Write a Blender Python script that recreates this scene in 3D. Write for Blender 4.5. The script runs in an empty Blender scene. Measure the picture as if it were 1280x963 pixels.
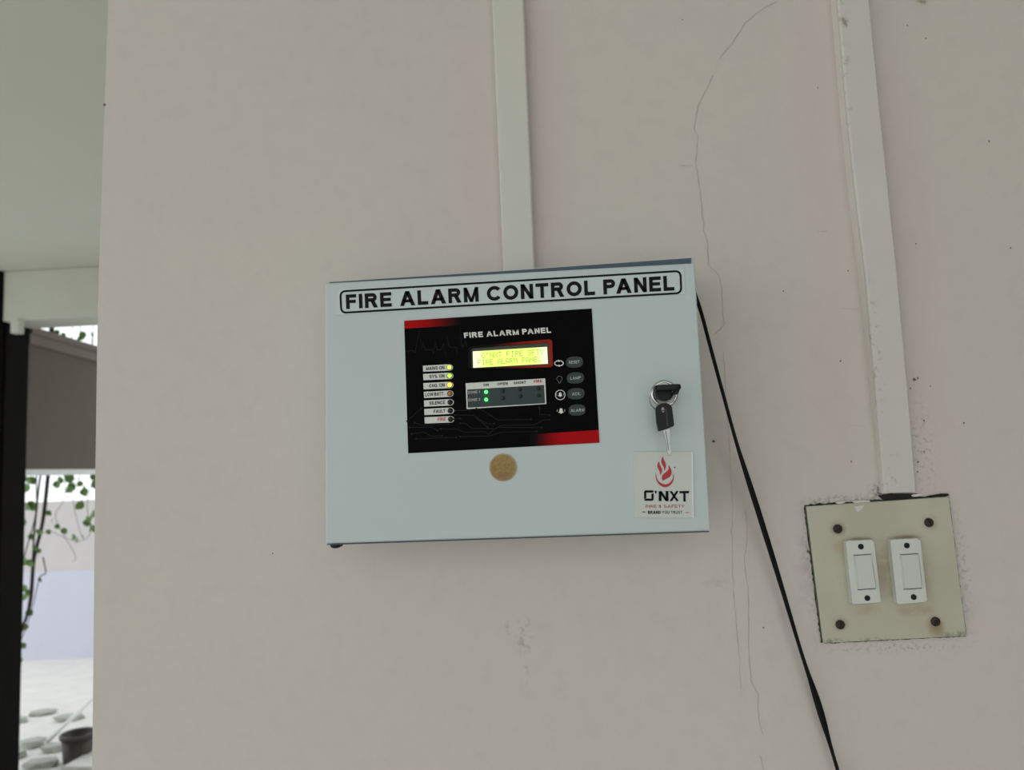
import bpy, bmesh, math, random
from mathutils import Vector, Matrix
random.seed(7)
S = bpy.context.scene
COL = S.collection
W_, H_ = 1280.0, 963.0

# ------------------------------------------------------------------ camera
FPX = 940.0
YAW, PITCH, ROLL = math.radians(-2.238), math.radians(6.265), math.radians(-2.679)
CAM = Vector((0.0, -0.62, 1.45))
fw = Vector((math.sin(YAW) * math.cos(PITCH), math.cos(YAW) * math.cos(PITCH), math.sin(PITCH)))
r0 = Vector((math.cos(YAW), -math.sin(YAW), 0.0))
u0 = r0.cross(fw)
RT = r0 * math.cos(ROLL) + u0 * math.sin(ROLL)
UP = u0 * math.cos(ROLL) - r0 * math.sin(ROLL)
cd = bpy.data.cameras.new('camera')
cd.sensor_width = 36.0
cd.lens = FPX / W_ * 36.0
cd.clip_start = 0.02
cd.dof.use_dof = True
cd.dof.focus_distance = 0.56
cd.dof.aperture_fstop = 10.0
co = bpy.data.objects.new('camera', cd)
COL.objects.link(co)
co.matrix_world = Matrix((
    (RT.x, UP.x, -fw.x, CAM.x), (RT.y, UP.y, -fw.y, CAM.y),
    (RT.z, UP.z, -fw.z, CAM.z), (0, 0, 0, 1)))
S.camera = co

# ------------------------------------------------------------------ world and exposure
wd = bpy.data.worlds.new('overcast_sky'); S.world = wd
wd.use_nodes = True
bg = wd.node_tree.nodes['Background']
bg.inputs[0].default_value = (0.925, 0.968, 1.0, 1)
bg.inputs[1].default_value = 1.40
S.view_settings.view_transform = 'Standard'
S.view_settings.look = 'None'
S.view_settings.gamma = 1.0
S.view_settings.use_curve_mapping = False
S.view_settings.exposure = 0.0

# ------------------------------------------------------------------ helpers: positions
def ray(px, py):
    return fw + RT * ((px - W_ / 2) / FPX) - UP * ((py - H_ / 2) / FPX)
def P(px, py, y=0.0):            # point of the photograph on the vertical plane at depth y
    d = ray(px, py)
    return CAM + d * ((y - CAM.y) / d.y)
def PZ(px, py, z):               # point of the photograph on a level plane
    d = ray(px, py)
    return CAM + d * ((z - CAM.z) / d.z)
def zoomer(ox, oy, s):
    return lambda x, y: (ox + x / s, oy + y / s)

# ------------------------------------------------------------------ helpers: materials
def srgb(c):
    def f(v):
        v /= 255.0
        return v / 12.92 if v <= 0.04045 else ((v + 0.055) / 1.055) ** 2.4
    return tuple(f(v) for v in c) + (1.0,)
class NT:
    def __init__(self, m):
        self.t = m.node_tree; self.n = self.t.nodes; self.l = self.t.links
    def add(self, kind, **kw):
        n = self.n.new(kind)
        for k, v in kw.items():
            setattr(n, k, v)
        return n
    def math(self, op, a, b=None, clamp=False):
        n = self.add('ShaderNodeMath', operation=op, use_clamp=clamp)
        for i, v in enumerate((a, b)):
            if v is None: continue
            if isinstance(v, (int, float)): n.inputs[i].default_value = v
            else: self.l.new(v, n.inputs[i])
        return n.outputs[0]
    def mix(self, fac, a, b):
        n = self.add('ShaderNodeMix', data_type='RGBA')
        for i, v in ((0, fac), (6, a), (7, b)):
            if isinstance(v, (int, float, tuple)): n.inputs[i].default_value = v
            else: self.l.new(v, n.inputs[i])
        return n.outputs[2]
    def noise(self, scale, detail=3.0, rough=0.55, vec=None):
        n = self.add('ShaderNodeTexNoise')
        n.inputs['Scale'].default_value = scale
        n.inputs['Detail'].default_value = detail
        n.inputs['Roughness'].default_value = rough
        if vec is None:
            vec = self.pos()
        self.l.new(vec, n.inputs['Vector'])
        return n.outputs[0]
    def pos(self):
        if not hasattr(self, '_p'):
            self._p = self.add('ShaderNodeNewGeometry').outputs['Position']
        return self._p
    def ramp(self, v, lo, hi):
        n = self.add('ShaderNodeMapRange', interpolation_type='SMOOTHSTEP')
        n.inputs[1].default_value = lo; n.inputs[2].default_value = hi
        self.l.new(v, n.inputs[0])
        return n.outputs[0]
    def blob(self, c, rx, rz, rot=0.0):
        """soft elliptical mask around world point c in the wall plane"""
        v = self.add('ShaderNodeVectorMath', operation='SUBTRACT')
        self.l.new(self.pos(), v.inputs[0]); v.inputs[1].default_value = c
        m = self.add('ShaderNodeMapping')
        m.inputs['Rotation'].default_value = (0, rot, 0)
        m.inputs['Scale'].default_value = (1 / rx, 0.0, 1 / rz)
        self.l.new(v.outputs[0], m.inputs['Vector'])
        ln = self.add('ShaderNodeVectorMath', operation='LENGTH')
        self.l.new(m.outputs[0], ln.inputs[0])
        return self.ramp(ln.outputs['Value'], 1.0, 0.15)
    def bump(self, h, strength, dist):
        b = self.add('ShaderNodeBump')
        b.inputs['Strength'].default_value = strength; b.inputs['Distance'].default_value = dist
        self.l.new(h, b.inputs['Height'])
        self.l.new(b.outputs[0], self.n['Principled BSDF'].inputs['Normal'])
    def color(self, c):
        self.l.new(c, self.n['Principled BSDF'].inputs['Base Color'])
def mat(name, col, rough=0.6, metal=0.0, var=0.06, nscale=30.0, emit=None, estr=0.0, spec=None):
    m = bpy.data.materials.new(name); m.use_nodes = True
    b = m.node_tree.nodes['Principled BSDF']
    c = srgb(col)
    b.inputs['Base Color'].default_value = c
    b.inputs['Roughness'].default_value = rough
    b.inputs['Metallic'].default_value = metal
    if spec is not None: b.inputs['Specular IOR Level'].default_value = spec
    if emit:
        b.inputs['Emission Color'].default_value = srgb(emit)
        b.inputs['Emission Strength'].default_value = estr
    if var:
        t = NT(m)
        a = tuple(min(1, v * (1 - var)) for v in c[:3]) + (1,)
        d = tuple(min(1, v * (1 + var)) for v in c[:3]) + (1,)
        t.color(t.mix(t.noise(nscale), a, d))
    return m

# ------------------------------------------------------------------ helpers: meshes
def tag(o, label=None, cat=None, group=None, kind=None):
    if label: o['label'] = label
    if cat: o['category'] = cat
    if group: o['group'] = group
    if kind: o['kind'] = kind
    return o
ROOTLOC = {}
def empty(name, loc, label, cat, group=None):
    o = bpy.data.objects.new(name, None); COL.objects.link(o)
    o.location = loc; o.empty_display_size = 0.02
    ROOTLOC[o] = Vector(loc)
    return tag(o, label, cat, group)
def origin_of(o):
    while o is not None:
        if o in ROOTLOC: return ROOTLOC[o]
        o = o.parent
    return Vector((0, 0, 0))
def obj_from_bm(name, bm, m, parent=None, smooth=False):
    off = origin_of(parent) if parent else Vector((0, 0, 0))
    if off.length: bmesh.ops.translate(bm, verts=bm.verts, vec=-off)
    me = bpy.data.meshes.new(name)
    bm.normal_update(); bm.to_mesh(me); bm.free()
    me.materials.append(m)
    if smooth:
        for p in me.polygons: p.use_smooth = True
    o = bpy.data.objects.new(name, me); COL.objects.link(o)
    if parent: o.parent = parent
    return o
def add_prism(bm, pts, yf, yb, bevel=0.0, seg=2):
    """pts: (x,z) outline, front at yf (toward camera), back at yb"""
    f = [bm.verts.new((p[0], yf, p[1])) for p in pts]
    b = [bm.verts.new((p[0], yb, p[1])) for p in pts]
    n = len(pts)
    ff = bm.faces.new(f); bm.faces.new(b[::-1])
    for i in range(n):
        bm.faces.new((f[i], b[i], b[(i + 1) % n], f[(i + 1) % n]))
    if bevel:
        bmesh.ops.bevel(bm, geom=list(ff.edges), offset=bevel, segments=seg, profile=0.6, affect='EDGES')
    bmesh.ops.recalc_face_normals(bm, faces=bm.faces)
def prism(name, pts, yf, yb, m, parent=None, bevel=0.0, seg=2):
    bm = bmesh.new(); add_prism(bm, pts, yf, yb, bevel, seg)
    return obj_from_bm(name, bm, m, parent)
def w2(pxs, y):                     # photo points -> (x,z) on plane y
    r = []
    for p in pxs:
        q = P(p[0], p[1], y); r.append((q.x, q.z))
    return r
def rounded(pts, r, n=5):
    out = []; k = len(pts)
    for i in range(k):
        p = Vector(pts[i]); a = Vector(pts[i - 1]) - p; b = Vector(pts[(i + 1) % k]) - p
        rr = min(r, a.length * .49, b.length * .49)
        s = p + a.normalized() * rr; e = p + b.normalized() * rr
        for j in range(n + 1):
            t = j / n
            q = s * (1 - t) ** 2 + p * 2 * t * (1 - t) + e * t * t
            out.append((q.x, q.y))
    return out
def frame(name, outer, inner, yf, yb, m, parent, yinner=None):
    """ring between two outlines with the same number of points"""
    bm = bmesh.new(); n = len(outer)
    yi = yf if yinner is None else yinner
    of = [bm.verts.new((p[0], yf, p[1])) for p in outer]; ob = [bm.verts.new((p[0], yb, p[1])) for p in outer]
    nf = [bm.verts.new((p[0], yi, p[1])) for p in inner]; nb = [bm.verts.new((p[0], yb, p[1])) for p in inner]
    for i in range(n):
        j = (i + 1) % n
        for q in ((of[i], of[j], nf[j], nf[i]), (of[i], ob[i], ob[j], of[j]), (nf[i], nf[j], nb[j], nb[i]), (ob[i], nb[i], nb[j], ob[j])):
            bm.faces.new(q)
    bmesh.ops.recalc_face_normals(bm, faces=bm.faces)
    return obj_from_bm(name, bm, m, parent)
def add_box(bm, lo, hi, bevel=0.0):
    g = bmesh.ops.create_cube(bm, size=1.0)
    for v in g['verts']:
        v.co = Vector([lo[i] + (v.co[i] + .5) * (hi[i] - lo[i]) for i in range(3)])
    if bevel:
        es = {e for v in g['verts'] for e in v.link_edges}
        bmesh.ops.bevel(bm, geom=list(es), offset=bevel, segments=2, profile=.6, affect='EDGES')
def add_tube(bm, pts, rad, n=10, flat=1.0, twist=None, cap=True):
    rings = []; N = len(pts)
    up = Vector((0, -1, 0.01))
    for i, p in enumerate(pts):
        t = (Vector(pts[min(i + 1, N - 1)]) - Vector(pts[max(i - 1, 0)])).normalized()
        s = t.cross(up)
        if s.length < 1e-4: s = t.cross(Vector((1, 0, 0)))
        s.normalize(); q = s.cross(t)
        r = rad[i] if isinstance(rad, (list, tuple)) else rad
        tw = twist[i] if twist else 0.0
        ring = []
        for k in range(n):
            a = 2 * math.pi * k / n
            x, y = math.cos(a) * r, math.sin(a) * r * flat
            x, y = x * math.cos(tw) - y * math.sin(tw), x * math.sin(tw) + y * math.cos(tw)
            ring.append(bm.verts.new(Vector(p) + s * x + q * y))
        rings.append(ring)
    for a, b in zip(rings, rings[1:]):
        for k in range(n):
            bm.faces.new((a[k], a[(k + 1) % n], b[(k + 1) % n], b[k]))
    if cap:
        bm.faces.new(rings[0][::-1]); bm.faces.new(rings[-1])
    bmesh.ops.recalc_face_normals(bm, faces=bm.faces)
def smooth_path(pts, n=6):
    pts = [Vector(p) for p in pts]; out = []
    for i in range(len(pts) - 1):
        p0 = pts[max(i - 1, 0)]; p1 = pts[i]; p2 = pts[i + 1]; p3 = pts[min(i + 2, len(pts) - 1)]
        for j in range(n):
            t = j / n
            out.append(0.5 * ((2 * p1) + (p2 - p0) * t + (2 * p0 - 5 * p1 + 4 * p2 - p3) * t * t + (3 * p1 - p0 - 3 * p2 + p3) * t ** 3))
    out.append(pts[-1]); return out
def add_lathe(bm, c, prof, n=28, sx=1.0, sz=1.0):
    """profile of (radius, y offset) about the y axis through c; front is -y"""
    rings = []
    for r, y in prof:
        if r < 1e-7:
            rings.append([bm.verts.new((c[0], c[1] + y, c[2]))])
        else:
            rings.append([bm.verts.new((c[0] + r * sx * math.cos(2 * math.pi * k / n), c[1] + y, c[2] + r * sz * math.sin(2 * math.pi * k / n))) for k in range(n)])
    for a, b in zip(rings, rings[1:]):
        for k in range(n):
            q = [a[k % len(a)], a[(k + 1) % len(a)], b[(k + 1) % len(b)], b[k % len(b)]]
            u = []
            for v in q:
                if v not in u: u.append(v)
            if len(u) > 2: bm.faces.new(u)
    bmesh.ops.recalc_face_normals(bm, faces=bm.faces)
def lathe(name, c, prof, m, parent=None, n=28, smooth=True, sx=1.0, sz=1.0):
    bm = bmesh.new(); add_lathe(bm, c, prof, n, sx, sz)
    return obj_from_bm(name, bm, m, parent, smooth)
def add_ribbon(bm, pts, wid, y, closed=False):
    """flat printed line through (x,z) points on plane y"""
    pts = [Vector(p) for p in pts]; N = len(pts); L = []; Rr = []
    for i, p in enumerate(pts):
        a = pts[i - 1] if (i or closed) else p; b = pts[(i + 1) % N] if (i < N - 1 or closed) else p
        d1 = (p - a); d2 = (b - p)
        d1 = d1.normalized() if d1.length > 1e-9 else d2.normalized()
        d2 = d2.normalized() if d2.length > 1e-9 else d1
        t = (d1 + d2)
        t = t.normalized() if t.length > 1e-6 else d1
        nrm = Vector((-t.y, t.x)); k = 1 / max(0.5, nrm.dot(Vector((-d1.y, d1.x))))
        w = (wid[i] if isinstance(wid, (list, tuple)) else wid) / 2 * k
        L.append(bm.verts.new((p.x + nrm.x * w, y, p.y + nrm.y * w)))
        Rr.append(bm.verts.new((p.x - nrm.x * w, y, p.y - nrm.y * w)))
    for i in range(N if closed else N - 1):
        j = (i + 1) % N
        bm.faces.new((L[i], Rr[i], Rr[j], L[j]))
    front(bm)
def front(bm):
    bm.normal_update()
    for f in bm.faces:
        if f.normal.y > 0: f.normal_flip()
def add_poly(bm, pts, y):
    bm.faces.new([bm.verts.new((p[0], y, p[1])) for p in pts])

# ------------------------------------------------------------------ a drawn sans-serif alphabet (cap height 1)
def glyph(ch, w):
    q = []                                     # convex quads / polygons
    def rect(a, b, c, d): q.append([(a, b), (c, b), (c, d), (a, d)])
    def dia(x0, y0, x1, y1, t):                # slanted bar, flat cut ends, left-x at both ends
        q.append([(x0, y0), (x0 + t, y0), (x1 + t, y1), (x1, y1)])
    def arc(cx, cy, rx, ry, a0, a1, n=14):
        for i in range(n):
            s = math.radians(a0 + (a1 - a0) * i / n); e = math.radians(a0 + (a1 - a0) * (i + 1) / n)
            q.append([(cx + rx * math.cos(s), cy + ry * math.sin(s)), (cx + rx * math.cos(e), cy + ry * math.sin(e)),
                      (cx + (rx - w) * math.cos(e), cy + (ry - w) * math.sin(e)), (cx + (rx - w) * math.cos(s), cy + (ry - w) * math.sin(s))])
    def bowl(x1, y0, y1, W):                   # stem side x1 to W, between y0 and y1
        r = (y1 - y0) / 2; rx = min(r, W * .55)
        rect(x1, y0, W - rx, y0 + w); rect(x1, y1 - w, W - rx, y1)
        arc(W - rx, y0 + r, rx, r, -90, 90)
    W = .75
    if ch == 'I': W = w; rect(0, 0, w, 1)
    elif ch in 'EF':
        W = .76 if ch == 'E' else .70
        rect(0, 0, w, 1); rect(w, 1 - w, W, 1); rect(w, .5 - w * .42, W * .93, .5 + w * .5)
        if ch == 'E': rect(w, 0, W, w)
    elif ch == 'L': W = .7; rect(0, 0, w, 1); rect(w, 0, W, w)
    elif ch == 'T': W = .84; rect(0, 1 - w, W, 1); rect(W / 2 - w / 2, 0, W / 2 + w / 2, 1 - w)
    elif ch == 'H': W = .8; rect(0, 0, w, 1); rect(W - w, 0, W, 1); rect(w, .5 - w / 2, W - w, .5 + w / 2)
    elif ch == 'N': W = .82; rect(0, 0, w, 1); rect(W - w, 0, W, 1); dia(0, 1, W - w * 1.05, 0, w * 1.05)
    elif ch == 'M': W = .98; rect(0, 0, w, 1); rect(W - w, 0, W, 1); dia(w * .1, 1, W / 2 - w * .42, 0, w * .84); dia(W - w * .94, 1, W / 2 - w * .42, 0, w * .84)
    elif ch == 'A':
        W = 1.02; dia(0, 0, W / 2 - w * .58, 1, w * 1.16); dia(W - w * 1.16, 0, W / 2 - w * .58, 1, w * 1.16)
        rect(W * .22, .22, W * .78, .22 + w * .85)
    elif ch == 'O': W = .99; arc(W / 2, .5, W / 2, .5, 0, 360, 32)
    elif ch == 'C': W = .92; arc(.5, .5, .5, .5, 38, 322, 26)
    elif ch == 'G': W = .95; arc(.5, .5, .5, .5, 38, 325, 26); rect(.52, .38, W, .38 + w * .9); rect(W - w, .12, W, .4)
    elif ch == 'P': W = .78; rect(0, 0, w, 1); bowl(w, .40, 1, W)
    elif ch == 'R': W = .86; rect(0, 0, w, 1); bowl(w, .42, 1, W * .93); dia(W - w * 1.2, 0, W * .42, .48, w * 1.2)
    elif ch == 'B': W = .82; rect(0, 0, w, 1); bowl(w, .5 - w * .2, 1, W * .94); bowl(w, 0, .5 + w * .5, W)
    elif ch == 'D': W = .84; rect(0, 0, w, 1); bowl(w, 0, 1, W)
    elif ch == 'S':
        W = .8; ry = (1 + w) / 4
        arc(W / 2, 1 - ry, W / 2, ry, 25, 270, 18); arc(W / 2, ry, W / 2, ry, 90, -155, 18)
    elif ch == 'U': W = .8; rect(0, .4, w, 1); rect(W - w, .4, W, 1); arc(W / 2, .4, W / 2, .4, 180, 360, 18)
    elif ch == 'K': W = .86; rect(0, 0, w, 1); dia(w * .8, .35, W - w * 1.25, 1, w * 1.25); dia(W - w * 1.3, 0, w * 1.3, .58, w * 1.3)
    elif ch == 'X': W = .92; dia(0, 0, W - w * 1.25, 1, w * 1.25); dia(W - w * 1.25, 0, 0, 1, w * 1.25)
    elif ch == 'Y': W = .9; rect(W / 2 - w / 2, 0, W / 2 + w / 2, .45); dia(W / 2 - w * .55, .4, 0, 1, w * 1.1); dia(W / 2 - w * .55, .4, W - w * 1.1, 1, w * 1.1)
    elif ch == 'W':
        W = 1.3
        for a, b in ((0, .3), (.62, .3), (.62, .92), (W - w, .92)): dia(a if a < 1 else W - w, 1, b, 0, w)
    elif ch == 'Z': W = .78; rect(0, 0, W, w); rect(0, 1 - w, W, 1); dia(0, w * .5, W - w * 1.3, 1 - w * .5, w * 1.3)
    elif ch == '1': W = .4; rect(W - w, 0, W, 1); dia(0, .68, W - w, .98, w * .6)
    elif ch == '2': W = .68; rect(0, 0, W, w); arc(W / 2, .68, W / 2, .32, 190, -25, 16); dia(0, w * .6, W - w * 1.4, .58, w * 1.3)
    elif ch == '&': W = .85; arc(.38, .78, .24, .22, 0, 360, 16); arc(.35, .3, .35, .3, 40, 330, 18); dia(W - w * 1.2, 0, .2, .68, w * 1.1)
    elif ch == '.': W = w; rect(0, 0, w, w)
    elif ch == "'": W = w; rect(0, .68, w, 1)
    elif ch == ' ': W = .22
    return q, W
def add_text(bm, s, quad, y, w=.2, gap=.13):
    """quad: photo pixels TL, TR, BR, BL of the lettering, on plane y"""
    polys = []; x = 0.0
    for i, ch in enumerate(s):
        g, gw = glyph(ch, w)
        if i and s[i - 1] + ch in ('PA', 'LT', 'TA', 'AT', 'LY', 'AY', 'TY'): x -= .12
        polys += [[(a + x, b) for a, b in pl] for pl in g]
        x += gw + gap
    x -= gap
    tl, tr, br, bl = [Vector(p) for p in w2(quad, y)]
    for pl in polys:
        pts = []
        for a, b in pl:
            u = a / x
            q = (bl * (1 - u) + br * u) * (1 - b) + (tl * (1 - u) + tr * u) * b
            pts.append((q.x, q.y))
        add_poly(bm, pts, y)
    front(bm)
def text(name, s, quad, y, m, parent, w=.2, gap=.13):
    bm = bmesh.new(); add_text(bm, s, quad, y, w, gap)
    return obj_from_bm(name, bm, m, parent)
def quad_of(x0, x1, y0, y1, slope, Z):
    """zoom-frame box whose left edge spans y0..y1, rising to the right by slope"""
    d = slope * (x1 - x0)
    return [Z(x0, y0), Z(x1, y0 + d), Z(x1, y1 + d), Z(x0, y1)]

# ================================================================== MATERIALS
M = {}
def wall_material():
    m = bpy.data.materials.new('pink_distemper_wall'); m.use_nodes = True
    t = NT(m); b = t.n['Principled BSDF']
    b.inputs['Roughness'].default_value = 0.75
    b.inputs['Specular IOR Level'].default_value = 0.25
    big = t.ramp(t.noise(4.2, 2.0), .36, .66)
    c = t.mix(big, srgb((207, 200, 191)), srgb((207, 198, 191)))
    c = t.mix(t.math('MULTIPLY', t.ramp(t.noise(60, 4.0), .45, .75), .12), c, srgb((178, 170, 165)))
    def stain(px, py, rx, ry, col, amt, ns, lo, hi, rot=0.0):
        nonlocal c
        q = P(px, py, 0); k = 0.00066
        mk = t.blob(q, rx * k, ry * k, rot)
        mk = t.math('MULTIPLY', mk, t.ramp(t.noise(ns, 4.0, .6), lo, hi))
        c = t.mix(t.math('MULTIPLY', mk, amt), c, srgb(col))
    # camera colour cast painted as a pink tint along both runs of trunking
    for (px, py, rx, ry, a) in ((672, 150, 60, 330, .55), (600, 190, 45, 260, .35), (1035, 170, 55, 330, .5), (1130, 250, 60, 300, .55), (1150, 500, 60, 200, .4), (1040, 470, 50, 190, .35)):
        stain(px, py, rx, ry, (206, 188, 187), a * .85, 4, .0, .3, -.05)
    # scuffed patch low on the wall, grime around the switch board, rust spot
    stain(655, 795, 15, 36, (112, 106, 100), .55, 170, .48, .72)
    stain(640, 785, 42, 18, (128, 121, 114), .35, 150, .52, .75, .5)
    stain(656, 840, 10, 40, (128, 121, 114), .35, 160, .5, .75)
    stain(1050, 628, 60, 12, (85, 82, 76), .65, 300, .42, .66)
    stain(1105, 615, 26, 18, (60, 58, 54), .75, 300, .42, .62)
    stain(1015, 690, 14, 60, (90, 88, 84), .55, 350, .48, .68)
    stain(1012, 700, 30, 90, (165, 152, 156), .5, 60, .35, .7)
    stain(1150, 560, 30, 90, (150, 140, 138), .55, 260, .50, .70)
    stain(1020, 770, 12, 60, (110, 106, 100), .45, 300, .50, .70)
    stain(1205, 720, 14, 110, (130, 122, 120), .45, 260, .48, .70)
    stain(1120, 810, 100, 9, (110, 108, 98), .5, 320, .48, .68)
    stain(1153, 2, 10, 6, (120, 90, 50), .8, 200, .35, .6)
    stain(895, 730, 22, 8, (150, 140, 134), .35, 200, .4, .7)
    stain(1095, 330, 40, 110, (170, 150, 152), .3, 160, .4, .7)
    t.color(c)
    h = t.math('ADD', t.noise(140, 5.0), t.math('MULTIPLY', t.noise(14, 2.0), 2.0))
    t.bump(h, .16, .002)
    return m
M['wall'] = wall_material()
M['crack'] = mat('crack_in_plaster', (184, 174, 167), .9, var=.15, nscale=300)
M['speck'] = mat('dark_speck', (112, 98, 92), .9, var=.2, nscale=300)
M['ceiling'] = mat('grey_white_ceiling_paint', (212, 214, 202), .8, var=.03, nscale=3)
M['beam'] = mat('white_beam_paint', (201, 203, 191), .8, var=.06, nscale=6)
M['column'] = mat('dark_brown_column_paint', (20, 18, 15), .9, var=.2, nscale=8, spec=.1)
M['screen_wall'] = mat('grey_brown_render', (98, 90, 80), .85, var=.08, nscale=12)
M['screen_rim'] = mat('pale_grey_rim', (118, 110, 100), .8, var=.08, nscale=12)
M['white_edge'] = mat('white_painted_edge', (225, 228, 226), .7, var=.04)
M['floor'] = mat('veranda_floor_cement', (186, 182, 172), .7, var=.08, nscale=5)
M['yard'] = mat('pale_yard_cement', (222, 220, 214), .85, var=.12, nscale=6)
M['yard_pink'] = mat('beige_pink_render', (206, 201, 199), .85, var=.05, nscale=4)
M['return'] = mat('shade_wall_paint', (165, 160, 155), .8, var=.05, nscale=4)  # tone set so the unseen right-hand wall dims that side
M['lavender'] = mat('lavender_wall_paint', (207, 208, 222), .85, var=.04, nscale=4)
M['stone'] = mat('pale_broken_stone', (172, 174, 166), .9, var=.25, nscale=18)
M['leaf'] = mat('green_leaf', (98, 134, 66), .55, var=.35, nscale=20)
M['stem'] = mat('dark_vine_stem', (52, 46, 40), .9, var=.3, nscale=40)
M['pot'] = mat('dark_plastic_pot', (66, 60, 54), .5, var=.15, nscale=20)
M['soil'] = mat('dark_soil', (40, 34, 28), .95, var=.3, nscale=60)
M['pole'] = mat('white_plastic_pipe', (228, 230, 228), .5, var=.04)

M['trunk'] = mat('white_pvc_trunking', (207, 205, 194), .5, var=.04, nscale=25)
def trunk_worn():
    m = bpy.data.materials.new('painted_pvc_trunking'); m.use_nodes = True
    t = NT(m); t.n['Principled BSDF'].inputs['Roughness'].default_value = .55
    c = t.mix(t.noise(20), srgb((204, 200, 192)), srgb((211, 206, 199)))
    for (px, py, rx, ry, a, ns) in ((1090, 440, 12, 120, .5, 260), (1051, 90, 8, 160, .4, 180), (1108, 590, 20, 60, .35, 200), (1052, 40, 7, 60, .7, 120)):
        q = P(px, py, -.006)
        mk = t.math('MULTIPLY', t.blob(q, rx * .00066, ry * .00066, -.06), t.ramp(t.noise(ns, 4.0), .54, .68))
        c = t.mix(t.math('MULTIPLY', mk, a), c, srgb((112, 98, 80)))
    t.color(c); return m
M['trunk_worn'] = trunk_worn()
M['casing'] = mat('chipped_white_casing', (226, 220, 212), .6, var=.05, nscale=120)

M['paint'] = mat('powder_blue_coat', (190, 202, 200), .42, var=.015, nscale=8)
M['gap_shade'] = mat('slate_blue_gap_shade', (66, 86, 100), .5, var=.08, nscale=60)  # painted shade for the gaps at the door's top and bottom edges
M['label'] = mat('white_vinyl_label', (196, 208, 207), .4, var=.02)
M['ink'] = mat('black_ink', (8, 8, 8), .5, var=0, spec=.15)
M['print_white'] = mat('white_ink', (226, 226, 220), .5, var=.02)
M['print_grey'] = mat('soft_white_ink', (178, 180, 176), .5, var=.02)
M['print_red'] = mat('red_ink', (196, 32, 34), .5, var=.03)
M['print_dim'] = mat('charcoal_ink', (34, 35, 36), .5, var=.1, nscale=200, spec=.05)
M['rubber'] = mat('black_rubber', (16, 16, 16), .55, var=.1)
M['cord'] = mat('black_cord_sheath', (9, 9, 9), .55, var=.1, nscale=80, spec=.2)
M['blackplastic'] = mat('black_key_plastic', (12, 12, 12), .4, var=.05, spec=.25)
M['chrome'] = mat('worn_chrome', (205, 205, 200), .22, metal=1.0, var=.08, nscale=150)
M['steel'] = mat('dull_steel', (160, 160, 155), .32, metal=1.0, var=.15, nscale=250)
M['tagwhite'] = mat('indicator_tag_print', (214, 216, 208), .5, var=.02)
M['table'] = mat('slate_table_print', (60, 72, 72), .55, var=.04, nscale=100, spec=.15)
M['button'] = mat('slate_button_dome', (60, 69, 69), .5, var=.05, nscale=100, spec=.15)
M['led_off'] = mat('dark_led_lens', (34, 36, 35), .15, var=.05)
M['led_amber_off'] = mat('amber_led_lens', (150, 96, 50), .2, var=.1, emit=(190, 110, 50), estr=.25)
M['led_green'] = mat('lit_green_led', (160, 230, 60), .3, var=0, emit=(150, 255, 60), estr=2.2)
M['led_lime'] = mat('lit_yellow_green_led', (190, 240, 70), .3, var=0, emit=(195, 255, 70), estr=2.6)
M['led_orange'] = mat('lit_orange_led', (255, 180, 60), .3, var=0, emit=(255, 165, 40), estr=6.0)
M['led_zone'] = mat('lit_sea_green_led', (60, 240, 140), .3, var=0, emit=(50, 235, 70), estr=6.0)
M['collar'] = mat('dark_led_collar', (40, 42, 40), .4, var=.05)
M['seal_rim'] = mat('gold_foil_rim', (150, 132, 96), .4, metal=.5, var=.2, nscale=600)
M['acrylic_edge'] = mat('white_sticker_stock', (205, 207, 198), .35, var=.02)
def gradient_mat(name, a, b, pa, pb, y, rough=.35):
    """printed colour blend from photo point pa to pb on plane y"""
    m = bpy.data.materials.new(name); m.use_nodes = True
    t = NT(m); t.n['Principled BSDF'].inputs['Roughness'].default_value = rough; t.n['Principled BSDF'].inputs['Specular IOR Level'].default_value = .05
    A = P(*pa, y); B = P(*pb, y); d = B - A
    v = t.add('ShaderNodeVectorMath', operation='SUBTRACT'); t.l.new(t.pos(), v.inputs[0]); v.inputs[1].default_value = A
    k = t.add('ShaderNodeVectorMath', operation='DOT_PRODUCT'); t.l.new(v.outputs[0], k.inputs[0]); k.inputs[1].default_value = d / d.length_squared
    t.color(t.mix(t.ramp(k.outputs['Value'], 0, 1), srgb(a), srgb(b)))
    return m
def seal_mat():
    m = bpy.data.materials.new('gold_hologram_foil'); m.use_nodes = True
    t = NT(m); b = t.n['Principled BSDF']
    b.inputs['Roughness'].default_value = .38; b.inputs['Metallic'].default_value = .35
    n1 = t.ramp(t.noise(420, 3.0), .35, .65); n2 = t.ramp(t.noise(130, 2.0), .35, .65)
    c = t.mix(n2, srgb((132, 98, 66)), srgb((140, 118, 56)))
    c = t.mix(t.math('MULTIPLY', n1, .45), c, srgb((112, 84, 44)))
    t.color(c); return m
M['seal'] = seal_mat()
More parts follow.
